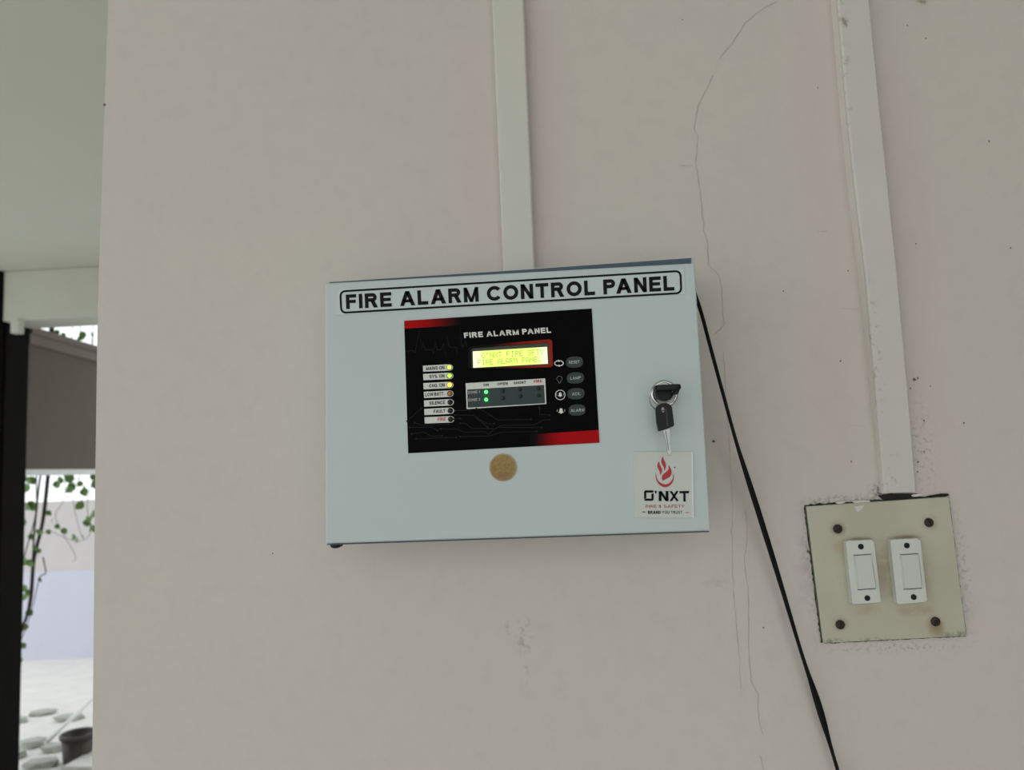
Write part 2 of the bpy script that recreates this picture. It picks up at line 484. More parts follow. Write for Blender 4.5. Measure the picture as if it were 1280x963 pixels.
def plate_mat():
    m = bpy.data.materials.new('yellowed_laminate_board'); m.use_nodes = True
    t = NT(m); b = t.n['Principled BSDF']; b.inputs['Roughness'].default_value = .5
    c = t.mix(t.ramp(t.noise(18, 3), .3, .7), srgb((192, 189, 170)), srgb((184, 179, 158)))
    Zp = zoomer(980, 580, 3.852)
    for (x, y, rx, ry, col, a) in ((258, 314, 50, 42, (120, 92, 62), .7), (697, 283, 52, 48, (120, 92, 62), .7), (270, 770, 48, 44, (124, 104, 76), .6), (729, 770, 60, 56, (132, 104, 68), .7),
                                   (365, 520, 130, 220, (160, 144, 112), .65), (600, 520, 150, 230, (156, 140, 108), .75), (480, 500, 50, 200, (140, 122, 92), .55), (400, 705, 80, 30, (158, 126, 86), .6), (630, 705, 110, 34, (150, 124, 84), .6),
                                   (270, 400, 60, 50, (168, 146, 112), .5), (740, 810, 60, 40, (150, 120, 70), .5), (580, 355, 90, 18, (100, 78, 48), .7), (365, 362, 80, 14, (110, 92, 70), .6), (520, 630, 30, 20, (110, 92, 70), .5)):
        q = P(*Zp(x, y), -.003); k = .00066 / 3.852
        mk = t.math('MULTIPLY', t.blob(q, rx * k, ry * k), t.ramp(t.noise(90, 3), .15, .6))
        c = t.mix(t.math('MULTIPLY', mk, a), c, srgb(col))
    for (x, y) in ((430, 855), (830, 825), (240, 860)):
        q = P(*Zp(x, y), -.003); k = .00066 / 3.852
        mk = t.math('MULTIPLY', t.blob(q, 120 * k, 26 * k), t.ramp(t.noise(240, 4), .42, .62))
        c = t.mix(t.math('MULTIPLY', mk, .7), c, srgb((96, 102, 84)))
    t.color(c); return m
M['plate'] = plate_mat()
M['plate_edge'] = mat('grimy_green_edge', (74, 80, 68), .8, var=.5, nscale=220)
M['grime'] = mat('black_grime', (44, 46, 42), .95, var=.5, nscale=200)
M['chip'] = mat('white_plaster_chip', (214, 208, 204), .9, var=.06)
M['switch'] = mat('white_switch_plastic', (208, 211, 202), .4, var=.03, nscale=60)
M['rocker'] = mat('white_rocker_plastic', (202, 204, 197), .35, var=.03, nscale=60)
M['rust'] = mat('rusted_screw_head', (58, 48, 40), .7, metal=.3, var=.4, nscale=500)
M['slot'] = mat('dark_screw_slot', (22, 20, 18), .8, var=0)

# ================================================================== STRUCTURE
CEIL = 2.75
YB = PZ(62, 336, CEIL).y                 # depth of the porch beam
# front wall with its slightly uneven free left edge
edge = [(113.5, 1120), (115.2, 963), (116.3, 860), (117.3, 761), (118.2, 660), (119.6, 560), (121.6, 420), (123.7, 340), (126.6, 250), (129.4, 170), (132.4, 85), (135, 0), (137, -60)]
ew = w2(edge, 0)
pts = [(ew[0][0] - .002, 0.0)] + ew + [(ew[-1][0] + .004, CEIL), (1.5, CEIL), (1.5, 0.0)]
wf = prism('wall_front', pts, 0.0, 0.23, M['wall']); tag(wf, kind='structure')
# floor, ceiling, unseen right-hand wall added to darken that side
bm = bmesh.new(); add_box(bm, (-4, -3.0, -.35), (1.7, 3.3, 0)); tag(obj_from_bm('floor', bm, M['floor']), kind='structure')
bm = bmesh.new(); add_box(bm, (-4, -2.8, CEIL), (1.7, YB + 1.5, CEIL + .15)); tag(obj_from_bm('ceiling', bm, M['ceiling']), kind='structure')  # carried on unseen behind the camera to shade the front wall
bm = bmesh.new(); add_box(bm, (1.5, -2.8, 0), (1.7, YB, CEIL)); tag(obj_from_bm('shade_wall_right', bm, M['return']), kind='structure')
bm = bmesh.new(); add_box(bm, (-30, -30, -.6), (30, 30, -.351)); tag(obj_from_bm('ground', bm, M['yard']), kind='structure')
# porch beam
bl = P(3, 398, YB); zb = P(60, 399, YB).z
bm = bmesh.new(); add_box(bm, (bl.x, YB, zb), (1.49, YB + .25, CEIL), .01); tag(obj_from_bm('trim_1', bm, M['beam']), kind='structure')
# column: shaft to the ceiling and the wider stub under the beam
cr = P(37, 420, YB + .22).x
bm = bmesh.new(); add_box(bm, (bl.x - .5, YB - .02, -.36), (bl.x - .004, YB + .24, CEIL), .008); tag(obj_from_bm('porch_column', bm, M['column']), kind='structure')
bm = bmesh.new(); add_box(bm, (bl.x - .004, YB + .02, -.36), (cr, YB + .22, zb - .001), .008); tag(obj_from_bm('porch_column', bm, M['column']), kind='structure')
# grey brown screen wall running away under the beam
def far_pts(px, py, y): return P(px, py, y)
ya, yb_ = YB + .26, YB + 1.05
zt = P(37, 411, ya).z; zbm = P(33, 587, ya).z
A = P(33, 500, ya); B = P(118, 500, yb_)
dirv = Vector((B.x - A.x, B.y - A.y, 0)); dirv.normalize(); nv = Vector((-dirv.y, dirv.x, 0))
A2 = Vector((A.x, A.y, 0)) - dirv * .01; B2 = Vector((B.x, B.y, 0)) + dirv * 1.1
def slab(bm, z0, z1, t0, t1, ex=0.0):
    vs = []
    for p, e in ((A2, -ex), (B2, ex)):
        for t in (t0, t1):
            for z in (z0, z1):
                q = p + nv * t + dirv * e; vs.append(bm.verts.new((q.x, q.y, z)))
    for f in ((0, 1, 5, 4), (2, 6, 7, 3), (0, 2, 3, 1), (4, 5, 7, 6), (1, 3, 7, 5), (0, 4, 6, 2)):
        bm.faces.new([vs[i] for i in f])
    bmesh.ops.recalc_face_normals(bm, faces=bm.faces)
bm = bmesh.new(); slab(bm, zbm, zt, 0, .10); sw = tag(obj_from_bm('wall_screen', bm, M['screen_wall']), kind='structure')
bm = bmesh.new(); slab(bm, zt - .095, zt - .03, -.02, 0); obj_from_bm('rim_moulding', bm, M['screen_rim'], sw)
bm = bmesh.new(); slab(bm, zt - .03, zt + .012, -.035, .11); obj_from_bm('coping', bm, M['screen_rim'], sw)
bm = bmesh.new(); slab(bm, zbm - .035, zbm, -.004, .10); obj_from_bm('painted_edge', bm, M['white_edge'], sw)
# small bracket under the beam
b0 = P(17, 418, YB + .0); b1 = P(28, 400, YB + .0)
bm = bmesh.new(); add_box(bm, (b0.x, YB - .03, b0.z), (b1.x, YB + .02, zb + .002), .006)
tag(obj_from_bm('beam_bracket', bm, M['beam']), 'small white bracket where the dark column meets the porch beam', 'bracket')
# boundary wall across the yard
YW = 7.45; GZ = -.35
z1 = P(75, 627, YW).z; z2 = P(75, 714, YW).z
bm = bmesh.new(); add_box(bm, (-9, YW, z2), (2, YW + .2, z1)); bw = tag(obj_from_bm('wall_boundary', bm, M['yard_pink']), kind='structure')
bm = bmesh.new(); add_box(bm, (-9, YW - .015, GZ - .05), (2, YW + .18, z2)); obj_from_bm('dado', bm, M['lavender'], bw)

# cracks and specks belong to the wall
def crack(pxs, wid, name='crack'):
    bm = bmesh.new(); path = []
    for a, b in zip(pxs, pxs[1:]):
        n = max(2, int(math.dist(a, b) / 7))
        for i in range(n):
            t = i / n; path.append((a[0] + (b[0] - a[0]) * t + random.uniform(-.9, .9), a[1] + (b[1] - a[1]) * t))
    path.append(pxs[-1])
    k = .00066
    add_ribbon(bm, w2(path, -.0003), [max(.15, wid * random.uniform(.35, 1.3)) * k for _ in path], -.0003)
    return obj_from_bm(name, bm, M['crack'], wf)
Z8 = zoomer(840, 0, 2.293); Z3 = zoomer(840, 640, 2.98); Z9 = zoomer(1000, 340, 3.21)
crack([Z8(*p) for p in ((300, 5), (260, 25), (210, 65), (195, 90), (170, 130), (135, 168))], 1.3)
crack([Z8(*p) for p in ((118, 215), (100, 255), (75, 300), (65, 370), (75, 390), (68, 470), (80, 540), (85, 600), (92, 660), (103, 700), (105, 760), (135, 790), (143, 830), (145, 900), (150, 930), (120, 960))], 1.1)
crack([Z3(*p) for p in ((225, 0), (222, 120), (228, 260), (240, 400), (250, 520), (258, 660))], .6)
crack([Z3(*p) for p in ((275, 0), (278, 100), (270, 190), (285, 280), (283, 420), (290, 560), (292, 630), (320, 680), (322, 780), (338, 830))], .8)
crack([Z3(*p) for p in ((330, 910), (345, 975))], .8)
crack([(904, 440), (908, 500), (912, 560), (916, 640)], .6)
crack([Z8(20, 475), Z8(60, 475)], .6); crack([Z8(415, 663), Z8(445, 663)], .6)
crack([Z9(160, 145), Z9(235, 150)], .7); crack([Z9(200, 615), Z9(265, 622)], .6)
bm = bmesh.new()
for (x, y, r) in ((1236, 177, 1.4), (1263, 310, 1.3), (1022, 110, 1.1), (979, 364, 1.2), (1060, 339, 1.1), (1050.5, 451.5, 1.3), (1154.8, 526, 1.5), (1204.7, 529, 1.0), (1143, 475, 2.2), (1147, 473, 1.4), (1138, 486, 1.2), (892, 552, 2.0),
                  (954, 785, 1.1), (1147, 578, 1.3), (1147, 590, 1.2), (1064, 577, 1.1), (341, 692, 1.0), (1009, 656, 1.4), (1010, 690, 2.0), (1006, 641, 1.2), (1155, 565, 1.0), (1163, 483, 1.0), (853, 25, 1.0), (1134, 32, 1.1), (1157, 48, 1.0), (1145, 305, 1.0)):
    k = .00066; c = P(x, y, 0)
    add_poly(bm, [(c.x + r * k * random.uniform(.6, 1.2) * math.cos(a * .785), c.z + r * k * random.uniform(.6, 1.3) * math.sin(a * .785)) for a in range(8)], -.0003)
front(bm); obj_from_bm('paint_specks', bm, M['speck'], wf)
bm = bmesh.new()
for (x, y) in ((130.8, 131),):
    c = P(x, y, 0); add_lathe(bm, (c.x, -.0005, c.z), [(0, 0), (.0012, .0003), (.0014, .001)], 8)
obj_from_bm('edge_chip', bm, M['speck'], wf)

# ================================================================== BACKGROUND THINGS
def leaf_mesh():
    bm = bmesh.new()
    prof = [(0, 0), (.28, .12), (.42, .34), (.40, .58), (.22, .82), (0, 1.0)]
    mid = [bm.verts.new((0, .10 * math.sin(b * 3.1), -b)) for a, b in prof]
    for s in (-1, 1):
        sd = [None] + [bm.verts.new((s * a, .10 * math.sin(b * 3.1) + .12 * a, -b)) for a, b in prof[1:-1]] + [None]
        for i in range(len(prof) - 1):
            f = [v for v in (mid[i], sd[i], sd[i + 1], mid[i + 1]) if v is not None]
            bm.faces.new(f)
    bmesh.ops.recalc_face_normals(bm, faces=bm.faces)
    me = bpy.data.meshes.new('leaf'); bm.to_mesh(me); bm.free()
    me.materials.append(M['leaf'])
    return me
LEAF = leaf_mesh()
Z2 = zoomer(0, 560, 2.387); Z1 = zoomer(0, 300, 2.83)
def vine(label, stems, leaves, y, zl):
    top = P(*stems[0][0][0], y)
    root = empty('hanging_vine', (top.x, y, top.z), label, 'vine', 'vines hanging in the yard')
    for pxs, r in stems:
        path = [P(px, py, y) + Vector((0, random.uniform(-.05, .05), 0)) for px, py in pxs]
        if pxs[0][1] < 430:                     # hangs from the eave
            path = [p for p in path if p.z < CEIL - .1]
            path.insert(0, Vector((path[0].x, path[0].y, CEIL + .005)))
        path = smooth_path(path, 6)
        bm = bmesh.new(); add_tube(bm, path, [r * (1 - .5 * i / len(path)) for i in range(len(path))], 6)
        obj_from_bm('stem', bm, M['stem'], root, True)
    for i, (px, py, s) in enumerate(leaves):
        o = bpy.data.objects.new('leaf', LEAF); COL.objects.link(o); o.parent = root
        p = P(px, py, y) + Vector((0, random.uniform(-.12, .06), 0)) - ROOTLOC[root]
        k = s * zl
        o.location = p + Vector((0, 0, k * .5)); o.scale = (k, k, k)
        o.rotation_euler = (random.uniform(-.5, .5), random.uniform(-.9, .9), random.uniform(-.9, .9))
    return root
YV = YB + 1.35; lk = .0090
up = lambda x, y: Z2(x, y)
vine('dark stemmed leafy vine hanging beside the dark porch column',
     [([(66, 380), (64, 500), Z2(150, 40), Z2(148, 80), Z2(136, 220), Z2(115, 330), Z2(95, 470), Z2(50, 590), Z2(40, 640)], .019),
      ([(58, 400), (56, 540), Z2(128, 85), Z2(108, 230), Z2(88, 340), Z2(75, 480), Z2(52, 600)], .010),
      ([(50, 420), (50, 560), Z2(112, 90), Z2(95, 200), Z2(80, 330), Z2(68, 420)], .007),
      ([Z2(118, 330), Z2(145, 345), Z2(138, 375), Z2(110, 390), Z2(92, 470), Z2(88, 540), Z2(60, 605)], .005)],
     [(*Z2(*p), s) for p, s in (((88, 82), 9), ((78, 100), 8), ((86, 122), 9), ((72, 135), 7), ((78, 185), 11), ((90, 182), 9), ((70, 180), 8), ((66, 240), 9), ((60, 225), 7), ((75, 340), 8), ((62, 335), 7), ((88, 345), 6), ((76, 440), 8), ((90, 442), 6), ((62, 470), 8), ((70, 500), 7), ((56, 520), 6), ((50, 652), 7), ((44, 640), 6), ((72, 270), 6), ((135, 200), 6), ((145, 225), 5), ((120, 300), 5), ((118, 310), 5), ((98, 430), 5), ((60, 400), 6), ((55, 560), 5), ((70, 90), 8), ((92, 100), 7), ((66, 150), 7), ((82, 160), 7), ((62, 200), 8), ((70, 215), 7), ((60, 255), 6), ((66, 350), 7), ((82, 352), 7), ((70, 425), 7), ((82, 455), 7), ((64, 450), 7), ((56, 490), 7), ((62, 540), 6), ((46, 600), 6), ((150, 240), 5), ((130, 250), 5), ((112, 345), 5), ((104, 400), 5))], YV, lk)
vine('loose green vine with bright leaves hanging beside the pink wall edge',
     [([(100, 400), (98, 540), Z2(240, 90), Z2(226, 110), Z2(228, 180), Z2(236, 262)], .003),
      ([(86, 420), (82, 560), Z2(192, 100), Z2(182, 160), Z2(178, 210), Z2(215, 320), Z2(225, 340)], .003),
      ([(112, 400), (114, 540), Z2(272, 90), Z2(265, 170), Z2(272, 250), Z2(240, 278), Z2(200, 270), Z2(150, 250)], .003),
      ([Z2(240, 90), Z2(205, 100), Z2(165, 112)], .003)],
     [(*Z2(*p), s) for p, s in (((165, 112), 7), ((188, 90), 8), ((200, 112), 9), ((212, 122), 8), ((208, 98), 7), ((232, 92), 9), ((238, 130), 7), ((240, 112), 6), ((262, 92), 9), ((272, 112), 10), ((268, 135), 8), ((276, 128), 8), ((258, 168), 8), ((270, 175), 8), ((272, 202), 9), ((262, 225), 7), ((275, 240), 10), ((266, 245), 7), ((276, 215), 7), ((180, 252), 6), ((168, 250), 5), ((205, 270), 6), ((150, 252), 5), ((240, 276), 6), ((262, 268), 5))]
     + [(*Z1(*p), s) for p, s in (((235, 352), 6), ((222, 340), 5), ((308, 350), 9), ((322, 345), 7), ((316, 368), 9), ((200, 328), 5), ((332, 340), 6), ((185, 322), 4))], YV, lk)
# climbing shoots on the far lavender wall, right at the pink wall edge: tiny leaves
# rubble in the yard
def stone(c, sx, sy, sz, seed, label, group):
    rnd = random.Random(seed)
    bm = bmesh.new(); bmesh.ops.create_icosphere(bm, subdivisions=1, radius=1.15)
    ph = [rnd.uniform(0, 6) for _ in range(6)]
    for v in bm.verts:
        p = v.co
        k = 1 + .18 * math.sin(3 * p.x + ph[0]) * math.cos(2.6 * p.y + ph[1]) + .12 * math.sin(5 * p.z + 4 * p.x + ph[2])
        q = p * k * rnd.uniform(.82, 1.12)
        q.z = max(-.55, min(.35, q.z)); q.x = max(-.85, min(.8, q.x)); q.y = max(-.8, min(.85, q.y + .3 * q.x))
        a = ph[3]
        q = Vector((q.x * math.cos(a) - q.y * math.sin(a), q.x * math.sin(a) + q.y * math.cos(a), q.z))
        v.co = Vector((c.x + q.x * sx, c.y + q.y * sy, c.z + (q.z + .55) * sz))
    o = obj_from_bm('broken_stone', bm, M['stone'])
    return tag(o, label, 'stone', group)
G = 'broken stones in the yard'
for i, (x, y, sx, sy, sz, lab) in enumerate((
        (46, 820, .08, .07, .05, 'low pale broken stone beside the dark column, farthest of the rubble'),
        (125, 796, .10, .07, .04, 'low pale broken stone in the middle of the yard rubble'),
        (208, 812, .10, .07, .05, 'long pale broken stone beyond the white pipe'),
        (100, 892, .10, .07, .07, 'pale broken stone at the lower end of the white pipe'),
        (158, 905, .07, .06, .06, 'pale broken stone between the white pipe and the dark pot'),
        (50, 925, .06, .06, .07, 'pale broken stone nearest the foot of the dark column'),
        (120, 950, .13, .06, .05, 'flat pale broken stone in front of the dark pot'))):
    stone(PZ(*Z2(x, y), GZ), sx * 1.12, sy * 1.1, sz * .75, 20 + i, lab, G)
# white pipe leaning over the rubble
a = PZ(58, 929, GZ + .10); b = PZ(117, 872, GZ + .22); dd = (b - a).normalized()
bm = bmesh.new(); add_tube(bm, [a, a + (b - a) * .5, b + dd * 1.0], .014, 10)
tag(obj_from_bm('plastic_pipe', bm, M['pole'], None, True), 'thin white pipe lying aslant across the yard rubble', 'pipe')
# pot
pc = PZ(97, 953, GZ); k = .095
root = empty('plant_pot', pc, 'dark round plant pot standing by the foot of the pink wall', 'pot')
def vlathe(name, c, prof, m, parent, n=28):
    bm = bmesh.new(); rings = []
    for r, z in prof:
        rings.append([bm.verts.new((c.x + r * math.cos(2 * math.pi * i / n), c.y + r * math.sin(2 * math.pi * i / n), c.z + z)) for i in range(n)])
    for p, q in zip(rings, rings[1:]):
        for i in range(n): bm.faces.new((p[i], p[(i + 1) % n], q[(i + 1) % n], q[i]))
    if prof[0][0] < .08 or name == 'soil': bm.faces.new(rings[0][::-1])
    if name == 'soil': bm.faces.new(rings[-1])
    bmesh.ops.recalc_face_normals(bm, faces=bm.faces)
    return obj_from_bm(name, bm, m, parent, True)
vlathe('body', pc, [(.078, 0), (.084, .01), (.098, .162), (.091, .162), (.088, .11)], M['pot'], root)
vlathe('rim', pc, [(.098, .158), (.107, .16), (.110, .184), (.105, .189), (.094, .187), (.091, .16)], M['pot'], root)
vlathe('soil', pc, [(.086, .105), (.086, .117)], M['soil'], root)
# pale kerb slab at the edge of the veranda
q0 = PZ(78, 958, GZ + .06); q1 = PZ(118, 936, GZ + .06)
dv = (q1 - q0); dv.z = 0; dv.normalize(); nn = Vector((dv.y, -dv.x, 0))
bm = bmesh.new(); vs = []
for t, s in ((-.02, 0), (.9, 0), (.9, .35), (-.02, .35)):
    p = q0 + dv * t + nn * s
    vs.append(p)
bt = [bm.verts.new((p.x, p.y, GZ - .01)) for p in vs]; tp = [bm.verts.new((p.x, p.y, GZ + .06)) for p in vs]
bm.faces.new(tp); bm.faces.new(bt[::-1])
for i in range(4): bm.faces.new((bt[i], bt[(i + 1) % 4], tp[(i + 1) % 4], tp[i]))
bmesh.ops.recalc_face_normals(bm, faces=bm.faces)
bmesh.ops.bevel(bm, geom=[e for e in bm.edges], offset=.008, segments=2, affect='EDGES')
tag(obj_from_bm('kerb_slab', bm, M['yard']), 'pale cement slab lying in front of the dark pot', 'slab')

# ================================================================== CABLE TRUNKING
def trunking(label, fl, fr, depth, m, cat='trunking'):
    """fl, fr: photo points of the left and right front edges, top to bottom; depth list"""
    base = P(*fl[-1], 0)
    root = empty('cable_trunking', (base.x, 0, base.z), label, cat)
    def run(name, inset, dscale, y_back, mm):
        bm = bmesh.new(); rows = []
        for (a, b, d) in zip(fl, fr, depth):
            A = P(*a, -d); B = P(*b, -d); w = (B.x - A.x); i_ = inset * w
            z = (A.z + B.z) / 2
            c = .0016; yf = -d * dscale
            if y_back is None: y_back_ = -d * .74
            else: y_back_ = y_back
            prof = [(A.x + i_, y_back_), (A.x + i_, yf + c), (A.x + i_ + c * .4, yf + c * .4), (A.x + i_ + c, yf), (B.x - i_ - c, yf), (B.x - i_ - c * .4, yf + c * .4), (B.x - i_, yf + c), (B.x - i_, y_back_)]
            rows.append([bm.verts.new((x, y, zz)) for (x, y), zz in zip(prof, [z] * 8)])
        for r, s in zip(rows, rows[1:]):
            for k in range(8):
                bm.faces.new((r[k], r[(k + 1) % 8], s[(k + 1) % 8], s[k]))
        bm.faces.new(rows[0]); bm.faces.new(rows[-1][::-1])
        bmesh.ops.recalc_face_normals(bm, faces=bm.faces)
        return obj_from_bm(name, bm, mm, root)
    run('casing', 0.0, .80, .002, M['casing'] if m is M['trunk_worn'] else m)
    run('cover', 0.0, 1.0, None, m)
    return root
trunking('narrow white plastic cable trunking running down to the alarm panel',
         [(604, -300), (609.5, -150), (615, 0), (622, 170), (629, 340), (631, 385)], [(643, -300), (649, -150), (655, 0), (662, 170), (669, 340), (671, 385)],
         [.012] * 6, M['trunk'])
trunking('paint-worn white cable trunking running down to the two-switch board',
         [(1021, -300), (1034, -150), (1047, 0), (1058, 131), (1070, 245), (1082.5, 345), (1094, 480), (1104.4, 618)],
         [(1058, -300), (1073, -150), (1087.7, 0), (1100.7, 134), (1112.5, 245), (1123, 345), (1135.5, 480), (1146.4, 614)],
         [.014, .014, .014, .014, .0145, .0145, .0115, .006], M['trunk_worn'])

# ================================================================== SWITCH BOARD
Zp = zoomer(980, 580, 3.852)
YP = -.004
pl = [Zp(108, 206), Zp(795, 159), Zp(880, 830), Zp(190, 865)]
plw = w2(pl, YP)
sb = empty('switch_board', (plw[3][0], 0, plw[3][1]), 'square yellowed switch board with two white rocker switches on the wall', 'switch board')
prism('board', plw, YP, -.0012, M['plate'], sb, .0006)
# grimy recess around the board
def ragged(name, pts, grow, jit, y, m, parent, n=46):
    c = Vector((sum(p[0] for p in pts) / 4, sum(p[1] for p in pts) / 4)); out = []; inn = []
    for i in range(4):
        a = Vector(pts[i]); b = Vector(pts[(i + 1) % 4])
        d = (b - a).normalized(); nr = Vector((d.y, -d.x))
        if nr.dot(a - c) < 0: nr = -nr
        for j in range(n):
            t = j / n; p = a + (b - a) * t
            g = grow[i] + random.uniform(-jit, jit)
            out.append(p + nr * max(.00025, g)); inn.append(p - nr * .002)
    bm = bmesh.new()
    o = [bm.verts.new((p.x, y, p.y)) for p in out]; q = [bm.verts.new((p.x, y, p.y)) for p in inn]
    o2 = [bm.verts.new((p.x, -.0001, p.y)) for p in out]
    N = len(o)
    for i in range(N):
        j = (i + 1) % N
        bm.faces.new((o[i], o[j], q[j], q[i])); bm.faces.new((o[i], o2[i], o2[j], o[j]))
    front(bm)
    return obj_from_bm(name, bm, m, parent)
ragged('grimy_gap', plw, (.0013, .0008, .0006, .0006), .0008, -.0011, M['grime'], sb)
ragged('edge_dirt', plw, (.0004, .0006, .0006, .0006), .0004, -.0024, M['plate_edge'], sb)
bm = bmesh.new()
for (x0, x1, ya_, yb2) in ((455, 640, 150, 170), (700, 790, 150, 160)):
    add_prism(bm, w2([Zp(x0, ya_ + 4), Zp(x0 + 60, ya_ - 6), Zp(x1, ya_ - 6), Zp(x1 + 8, yb2 - 8), Zp(x0 + 30, yb2 + 6)], -.002), -.002, -.0002)
obj_from_bm('dark_crevice', bm, M['slot'], sb)
bm = bmesh.new()
for (x0, x1, y) in ((330, 412, 183), (612, 660, 153), (250, 290, 188)):
    add_prism(bm, w2([Zp(x0, y), Zp(x0 + 12, y - 6), Zp(x1, y - 8), Zp(x1 + 4, y), Zp(x1 - 14, y + 5), Zp(x0 + 8, y + 6)], -.0026), -.0026, -.0002)
tag(obj_from_bm('plaster_chip', bm, M['chip'], sb), kind='stuff')
prism('paint_chip', w2([Zp(340, 206), Zp(386, 202), Zp(372, 220), Zp(356, 232), Zp(346, 222)], YP - .0002), YP - .0002, YP + .0005, M['chip'], sb)
def screw(c2, r, y, parent, ang):
    c = P(*c2, y)
    s = lathe('screw', (c.x, y, c.z), [(r, .0004), (r, -.0006), (r * .8, -.0013), (0, -.0016)], M['rust'], parent, 18)
    bm = bmesh.new(); d = Vector((math.cos(ang), math.sin(ang))); n = Vector((-d.y, d.x)); o = Vector((c.x, c.z))
    add_prism(bm, [tuple(o + d * r * .8 * i + n * r * .14 * j) for i, j in ((-1, -1), (1, -1), (1, 1), (-1, 1))], y - .0017, y - .0010)
    obj_from_bm('screw_slot', bm, M['slot'], s)
for (x, y, a) in ((258, 314, .6), (697, 283, 2.0), (270, 775, 1.5), (729, 760, .9)):
    screw(Zp(x, y), .0036, YP, sb, a)
YS = -.0105
for quad, rock, scs, slot_px in (
        ([(297, 372), (432, 366), (467, 667), (330, 677)], [(336, 440), (420, 435), (443, 600), (356, 606)], ((370, 399), (401, 647)), None),
        ([(512, 366), (655, 359), (690, 664), (545, 677)], [(560, 437), (648, 432), (665, 598), (577, 604)], ((591, 394), (624, 642)), ((521, 470), (529, 466), (541, 545), (534, 550)))):
    sq = rounded(w2([Zp(*p) for p in quad], YS), .0012, 4)
    s = prism('switch', sq, YS, YP + .0005, M['switch'], sb, .0011)
    # shallow well around the rocker
    ro = [Zp(*p) for p in rock]; rc = (sum(p[0] for p in ro) / 4, sum(p[1] for p in ro) / 4)
    grown = [(rc[0] + (p[0] - rc[0]) * 1.10, rc[1] + (p[1] - rc[1]) * 1.05) for p in ro]
    frame('rocker_surround', rounded(w2(grown, YS), .0006, 3), rounded(w2(ro, YS), .0004, 3), YS - .0007, YS + .0004, M['switch'], s)
    # rocker, bottom edge standing out, top edge pressed in
    tl, tr, br, b_l = w2(ro, YS - .0008)
    bm = bmesh.new()
    f = [bm.verts.new((tl[0] + .0002, YS - .0004, tl[1] - .0003)), bm.verts.new((tr[0] - .0002, YS - .0004, tr[1] - .0003)),
         bm.verts.new((br[0] - .0002, YS - .0022, br[1] + .0003)), bm.verts.new((b_l[0] + .0002, YS - .0022, b_l[1] + .0003))]
    bk = [bm.verts.new((v.co.x, YS + .001, v.co.z)) for v in f]
    ff = bm.faces.new(f); bm.faces.new(bk[::-1])
    for i in range(4): bm.faces.new((f[i], bk[i], bk[(i + 1) % 4], f[(i + 1) % 4]))
    bmesh.ops.bevel(bm, geom=list(ff.edges), offset=.0005, segments=2, affect='EDGES')
    bmesh.ops.recalc_face_normals(bm, faces=bm.faces)
    obj_from_bm('rocker', bm, M['rocker'], s)
    # dark joint lines above and below the rocker
    for (p, q, wd_) in ((ro[3], ro[2], .0007), (ro[0], ro[1], .00045)):
        bm = bmesh.new()
        add_ribbon(bm, [Vector(v) + Vector((0, -.0002)) for v in w2([p, q], YS - .0012)], wd_, YS - .00085)
        obj_from_bm('rocker_joint', bm, M['slot'], s)
    for p in scs:
        c = P(*Zp(*p), YS)
        lathe('switch_screw', (c.x, YS, c.z), [(.0022, .0002), (.0022, -.0003), (.0012, -.0005), (0, -.0003)], M['slot'], s, 16)
    if slot_px:
        prism('clip_slot', w2([Zp(*p) for p in slot_px], YP - .0022), YP - .0022, YP, M['slot'], s)

# ================================================================== ALARM PANEL
YF = -.075; YD = -.062                    # door front, door back
k1 = w2([(406, 354), (868.5, 328.8), (888.5, 663.6), (407, 680)], YF)
pan = empty('fire_alarm_panel', (k1[3][0], 0, k1[3][1]), 'pale blue metal fire alarm control panel fixed on the pink wall', 'alarm panel')
body = w2([(407.5, 353), (867.5, 322), (881, 655), (412, 672)], YD + .001)
prism('body', body, YD + .001, 0.0, M['paint'], pan, .001)
prism('door_gap_shade', w2([(412, 353.0), (640, 338.6), (864, 322.8), (864, 345), (412, 372)], YD), YD - .0004, YD + .0012, M['gap_shade'], pan)  # dark strip standing in for shade in the gap above the door
door = prism('door', k1, YF, YD - .0006, M['paint'], pan, .0016, 3)
prism('bottom_shadow_gap', w2([(409, 680.0), (886, 664.0), (886, 665.5), (409, 681.6)], YD), YD - .0004, YD + .0012, M['gap_shade'], pan)
fc = P(419.5, 682, -.05)
bm = bmesh.new(); add_lathe(bm, (fc.x, -.05, fc.z), [(0, -.004), (.003, -.0035), (.0042, 0), (.0042, .006)], 16, 1.0, .55)
obj_from_bm('rubber_foot', bm, M['rubber'], pan, True)

# ---- title label
YL = YF - .0005
Zt = zoomer(390, 310, 4.923); Zu = zoomer(640, 310, 4.923)
tl_ = prism('title_label', w2([Zt(155, 255), Zu(1060, 130), Zu(1068, 286), Zt(150, 415)], YL), YL, YF, M['label'], pan, .0002)
oq = [Zt(174, 268), Zu(1036, 142), Zu(1042, 278), Zt(180, 400)]
kk = .00058
ow = rounded(w2(oq, YL - .0002), .0042, 8)
cen = Vector((sum(p[0] for p in ow) / len(ow), sum(p[1] for p in ow) / len(ow)))
bm = bmesh.new(); add_ribbon(bm, ow[:], .0015, YL - .0002, True); obj_from_bm('label_border', bm, M['ink'], tl_)
t0, t1 = Zt(207, 288), Zu(996, 170); b0_, b1_ = Zt(211, 377), Zu(1000, 262)
text('lettering', 'FIRE ALARM CONTROL PANEL', [t0, t1, b1_, b0_], YL - .0003, M['ink'], tl_, .235, .165)

